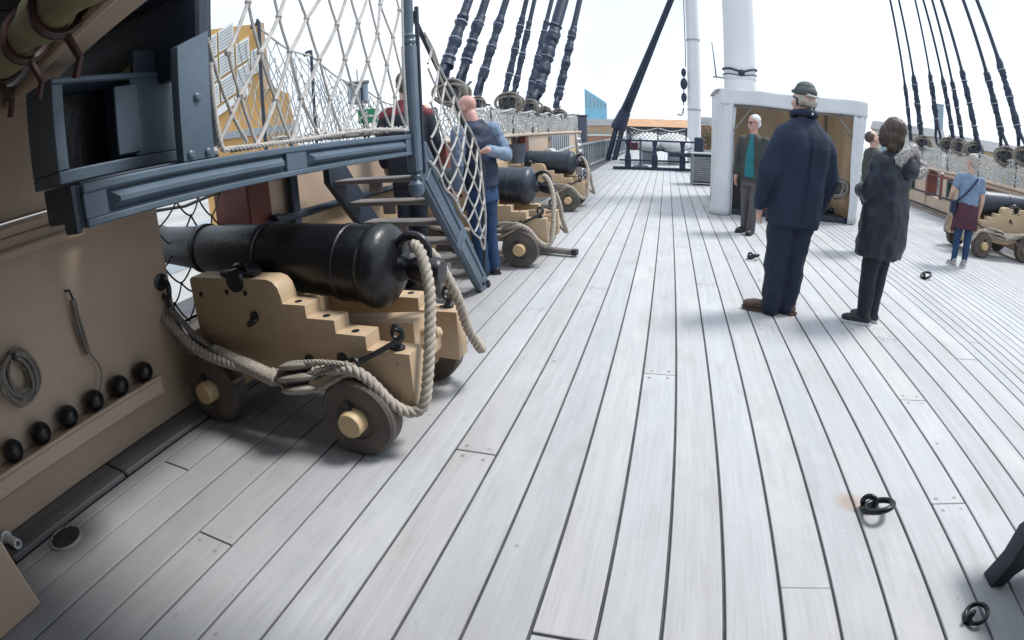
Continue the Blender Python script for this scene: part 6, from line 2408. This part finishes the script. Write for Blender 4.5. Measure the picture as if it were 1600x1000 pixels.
b.box(((CX0 + CX1) / 2, (CY0 + CY1) / 2 + 0.02, 0.43), (CX1 - CX0 - 0.06, CY1 - CY0 - 0.06, 0.74), 0.005)
b.build('body', M['slate'], cr)
for i in range(11):
    b = MB(OC)
    b.box(((CX0 + CX1) / 2, CY0 + 0.02, 0.14 + i * 0.058), (CX1 - CX0 - 0.1, 0.035, 0.045), 0.003, Matrix.Rotation(0.35, 3, 'X'))
    b.build('louvre', M['crate'], cr)
for xx in (CX0 + 0.03, CX1 - 0.03):
    for yy in (CY0 + 0.02, CY1 - 0.02):
        b = MB(OC)
        b.box((xx, yy, 0.41), (0.06, 0.06, 0.80), 0.006)
        b.build('corner_post', M['crate'], cr)
b = MB(OC)
b.box(((CX0 + CX1) / 2, (CY0 + CY1) / 2, 0.83), (CX1 - CX0 + 0.05, CY1 - CY0 + 0.05, 0.035), 0.006)
b.build('lid', M['greypaint'], cr)
bp_ = thing('capstan_post', 'squat navy timber post standing behind the louvred crate', 'post', (1.1, 18.6, 0))
b = MB((1.1, 18.6, 0))
b.box((1.10, 18.45, 0.60), (0.30, 0.30, 1.2), 0.03)
b.build('timber', M['bitts'], bp_)
b = MB((1.1, 18.6, 0))
b.box((1.10, 18.45, 0.80), (0.34, 0.34, 0.06), 0.01)
b.build('iron_band', M['slate'], bp_)

# ================================================================== RING BOLTS, BENCH
ring0 = None
for i, (x, y, rz, nm) in enumerate(((0.985, 1.755, -0.4, 'nearest black iron ring bolt on the deck with a rusty stain beside it'), (1.02, 6.10, -0.6, 'black iron ring bolt on the deck left of the tall man in the coat'),
                                    (3.18, 5.85, 0.9, 'black iron ring bolt on the deck left of the woman in grey blue'), (1.25, 1.11, 0.5, 'black iron ring bolt at the bottom edge left of the bench leg'))):
    if ring0 is None:
        t = thing('ring_bolt', nm, 'ring bolt', (0, 0, 0), 0, 'ring bolts in the deck')
        b = MB()
        b.lathe([(0, 0.028), (0.004, 0.030), (0.010, 0.018)], (0, 0, 0), (0, 0, 1), 16)
        b.torus((0, 0, 0.030), (0, 1, 0), 0.026, 0.0105, 20, 8)
        b.build('eye', M['iron_worn'], t, 60)
        b = MB()
        b.torus((0.036, -0.012, 0.034), (-0.42, 0.25, 1), 0.054, 0.0115, 36, 10)
        b.build('ring', M['iron_worn'], t, 60)
        ring0 = t
    else:
        t = copy_tree(ring0)
        tag(t, nm)
    t.location = (x, y, 0.002)
    t.scale = (1.2, 1.2, 1.2) if i < 3 else (0.8, 0.8, 0.8)
    t.rotation_euler = (0, 0, rz)
be = thing('bench', 'black bench leg reaching into the bottom right corner', 'bench', (1.7, 0.9, 0))
OBe = (1.7, 0.9, 0)
for yy in (1.30, 0.35):
    b = MB(OBe)
    b.prism([(1.425, 0.0), (1.505, 0.0), (1.53, 0.055), (1.585, 0.10), (1.68, 0.115), (1.775, 0.10), (1.83, 0.055), (1.855, 0.0), (1.935, 0.0), (1.91, 0.20), (1.90, 0.42), (1.50, 0.42), (1.492, 0.26), (1.475, 0.245), (1.468, 0.12)], yy - 0.04, yy + 0.04)
    b.build('leg', M['slate'], be, 30, bevel=0.005)
for k in range(4):
    b = MB(OBe)
    b.box((1.545 + k * 0.105, 0.82, 0.437), (0.095, 1.3, 0.034), 0.006)
    b.build('seat_board', M['slate'], be)

# ================================================================== THE SURROUNDINGS
GZ = -9.0
g = MB()
g.box((0, 0, GZ - 0.5), (5000, 5000, 1.0))
tag(g.build('ground', M['quay'], None, 0), 'pale concrete dockyard ground', kind='structure')
wt = MB()
wt.box((-60, 30, GZ + 0.02), (30, 160, 0.04))
tag(wt.build('water', M['water'], None, 0), 'grey green water of the dock basin', kind='structure')
# hull below the deck so that the ship is a body
hl = MB()
hl.prism([(-2.92, -8), (7.3, -8), (7.3, 18.6), (6.4, 30), (3.5, 44), (0.5, 46), (-2.0, 42), (-2.92, 30)], -8.99, -0.22, 'xy')
tag(hl.build('ship_hull', M['slate'], None, 20), 'dark ship hull below the deck', 'hull')


def place(az, D):
    return Vector((D * math.sin(math.radians(az)), D * math.cos(math.radians(az)), 0))


def building(name, label, az0, az1, D, top, m_wall, m_roof, floors, cols, roof_h=0.0, sill=None, depth=14.0, win='glass', cat='building', slope=0.0):
    """Box building facing the ship between two bearings, windows as parts."""
    a, c = place(az0, D), place(az1, D)
    w = (c - a).length
    mid = (a + c) / 2
    ang = math.atan2(c.y - a.y, c.x - a.x)
    t = thing(name, label, cat, (mid.x, mid.y, GZ), ang)
    b = MB()
    H = top - GZ
    if slope:
        b.prism([(-w / 2, 0), (w / 2, 0), (w / 2, H - slope), (-w / 2, H)], 0, depth)
    else:
        b.box((0, depth / 2, H / 2), (w, depth, H))
    b.build('wall', m_wall, t, 0)
    if roof_h:
        b = MB()
        b.prism([(-0.4, H), (depth / 2, H + roof_h), (depth + 0.4, H), (depth / 2, H - 0.05)], -w / 2 - 0.3, w / 2 + 0.3, 'yz')
        b.build('roof', m_roof, t, 0)
    elif m_roof is not None:
        b = MB()
        b.box((0, depth / 2, H + 0.15), (w + 0.4, depth + 0.4, 0.3))
        b.build('parapet', m_roof, t, 0)
    wm = None
    for f in range(floors):
        z = H - (f + 0.75) * (min(H, 12.0) / max(floors, 3))
        for k in range(cols):
            xx = -w / 2 + (k + 0.5) * w / cols
            if slope and z > H - slope * (xx + w / 2) / w - 1:
                continue
            if wm is None:
                b = MB()
                b.box((0, 0, 0), (w / cols * 0.55, 0.12, 1.3))
                wm = b.build('window', M[win], t, 0)
                o = wm
            else:
                o = wm.copy()
                COL.objects.link(o)
                o.parent = t
            o.location = (xx, -0.02, z)
    return t


building('tower_block', 'tall bright blue tower with a slanting top above the far railing', -8.5, -6.2, 330, 26.0, M['bluetower'], None, 8, 6, depth=12, win='glass', slope=9.0)
building('dock_shed', 'long low tan shed on the far quay below the blue tower', -13.5, -4.6, 190, 2.4, M['tan'], M['roofgrey'], 1, 14, roof_h=2.4)
building('brick_shed', 'low dark red brick shed in front of the tan shed', -12.5, -4.9, 140, -0.6, M['brick'], M['stonewall'], 1, 10, depth=8)
building('orange_roof_shed', 'long shed with an orange roof seen over the bitts', -4.2, 2.4, 150, 2.1, M['slate'], M['orange'], 1, 12, roof_h=2.2, depth=10)
building('terrace_houses', 'brown brick houses right of the fore mast', 3.2, 9.0, 120, 2.6, M['brick'], M['roofgrey'], 2, 10, roof_h=2.0, depth=9)
building('quay_offices', 'pale rendered buildings beyond the right bulwark', 21.5, 29.0, 90, 4.2, M['stonewall'], M['roofgrey'], 3, 9, roof_h=1.5, depth=12)
building('brick_storehouse', 'brown brick storehouse beyond the right hand shrouds', 29.3, 42.0, 80, 3.2, M['tan'], M['roofgrey'], 3, 14, roof_h=1.6, depth=12)
building('harbour_tower', 'slim pale green tower far off behind the right shrouds', 28.0, 28.9, 260, 24.0, M['glass'], M['greypaint'], 3, 2, depth=5)
building('white_house', 'small white house left of the far blue tower', -13.0, -9.2, 160, 5.4, M['stonewall'], M['stonewall'], 2, 5, depth=8)
for i, (az, D, h) in enumerate(((4.4, 105, 3.6), (6.3, 112, 3.0), (8.0, 108, 4.2))):
    p = place(az, D)
    t = thing('bare_tree', ['bare brown tree just right of the fore mast', 'smaller bare brown tree between two others right of the fore mast', 'bare brown tree beside the canvas shelter'][i], 'tree', (p.x, p.y, GZ), 0, 'bare trees on the quay')
    b = MB()
    b.tube([(0, 0, 0), (0.2, 0, 4), (0, 0.2, 8)], [0.35, 0.26, 0.14], 8)
    for k in range(14):
        a = random.uniform(0, 2 * PI)
        z0 = random.uniform(4, 8)
        b.tube([(0, 0, z0), (math.cos(a) * 1.4, math.sin(a) * 1.4, z0 + 1.4), (math.cos(a) * 2.4, math.sin(a) * 2.4, z0 + 2.8)], [0.12, 0.07, 0.02], 5)
    b.build('trunk', M['foliage'], t)
    b = MB()
    top = h - GZ
    for k in range(900):
        u, v_, w_ = random.gauss(0, 1), random.gauss(0, 1), random.gauss(0, 1)
        q = Vector((u * 1.5, v_ * 1.5, top - 3.2 + w_ * 1.3))
        x_, y_, _ = frame_of((u, v_, w_ + 0.3))
        r = random.uniform(0.10, 0.26)
        b.add([q + x_ * r, q + y_ * r, q - x_ * r, q - y_ * r * 0.6], [(0, 1, 2, 3)])
    b.build('crown', M['foliage'], t, 0)

# ochre dock building seen through the platform net
A_ = place(-43.2, 25.0)
oc = thing('ochre_building', 'ochre building with slanting white trim and slatted panels behind the rope net', 'building', (A_.x, A_.y, GZ), math.radians(43.2))
UZ = 1.72 - GZ


def facade(pts, depth, y, name, m):
    b = MB()
    b.prism([(u, v + UZ) for u, v in pts], y, y + depth)
    return b.build(name, m, oc, 0)


facade([(-2.4, -UZ), (1.95, -UZ), (1.95, 0.5), (1.7, 2.2), (1.0, 2.6), (0.55, 5.6), (-2.4, 5.6)], 3.0, 0.0, 'wall', M['warehouse'])
facade([(-2.2, 0.52), (1.93, 0.47), (1.91, 0.79), (-2.2, 0.84)], 0.10, -0.10, 'grey_band', M['greypaint'])
facade([(-2.0, 1.32), (-0.1, 2.38), (-0.1, 2.72), (-2.0, 1.68)], 0.12, -0.12, 'slanting_trim', M['white_sign'])
sl = 0.5
grid = [(u0, u1, 1.84 + (u0 + 2.0) * 0.53 + k * 1.13, 1.0) for (u0, u1) in ((-2.0, -1.42), (-1.34, -0.66), (-0.58, 0.04)) for k in range(3)] + [(0.10, 0.42, 3.2, 1.1)]
for r_, (u0, u1, v0, h) in enumerate(grid):
    if v0 + h > 5.55:
        continue
    p = facade([(u0, v0), (u1, v0 + (u1 - u0) * sl), (u1, v0 + h + (u1 - u0) * sl), (u0, v0 + h)], 0.10, -0.10, 'slatted_panel', M['white_sign'])
    n = int(h / 0.13)
    b = MB()
    for k in range(1, n):
        v = v0 + h * k / n
        b.prism([(u0 + 0.04, v + UZ), (u1 - 0.04, v + UZ + (u1 - u0 - 0.08) * sl), (u1 - 0.04, v + UZ + 0.03 + (u1 - u0 - 0.08) * sl), (u0 + 0.04, v + UZ + 0.03)], -0.125, -0.098)
    build_each(b, 'slat', M['greypaint'], p, 0)
facade([(0.62, 2.5), (0.95, 2.5), (0.72, 5.6), (0.45, 5.6)], 0.14, -0.14, 'leaning_post', M['ochre_worn'])
ng = thing('blue_covered_boat', 'bright blue covered boat on the dock seen through the gun port', 'boat', (-13, 8.5, GZ))
OBo = (-13, 8.5, GZ)
b = MB(OBo)
b.prism([(-1.0, 0.2), (1.0, 0.2), (1.3, 1.4), (-1.3, 1.4)], 5.0, 13.0)
b.v = [Vector((p.x - 20, p.y + 8, p.z + GZ)) for p in b.v]
b.build('hull', M['white'], ng)
b = MB(OBo)
b.prism([(-1.35, 1.42), (1.35, 1.42), (0.6, 2.1), (-0.6, 2.1)], 4.8, 13.2)
b.v = [Vector((p.x - 20, p.y + 8, p.z + GZ)) for p in b.v]
b.build('cover', M['tarp_blue'], ng)
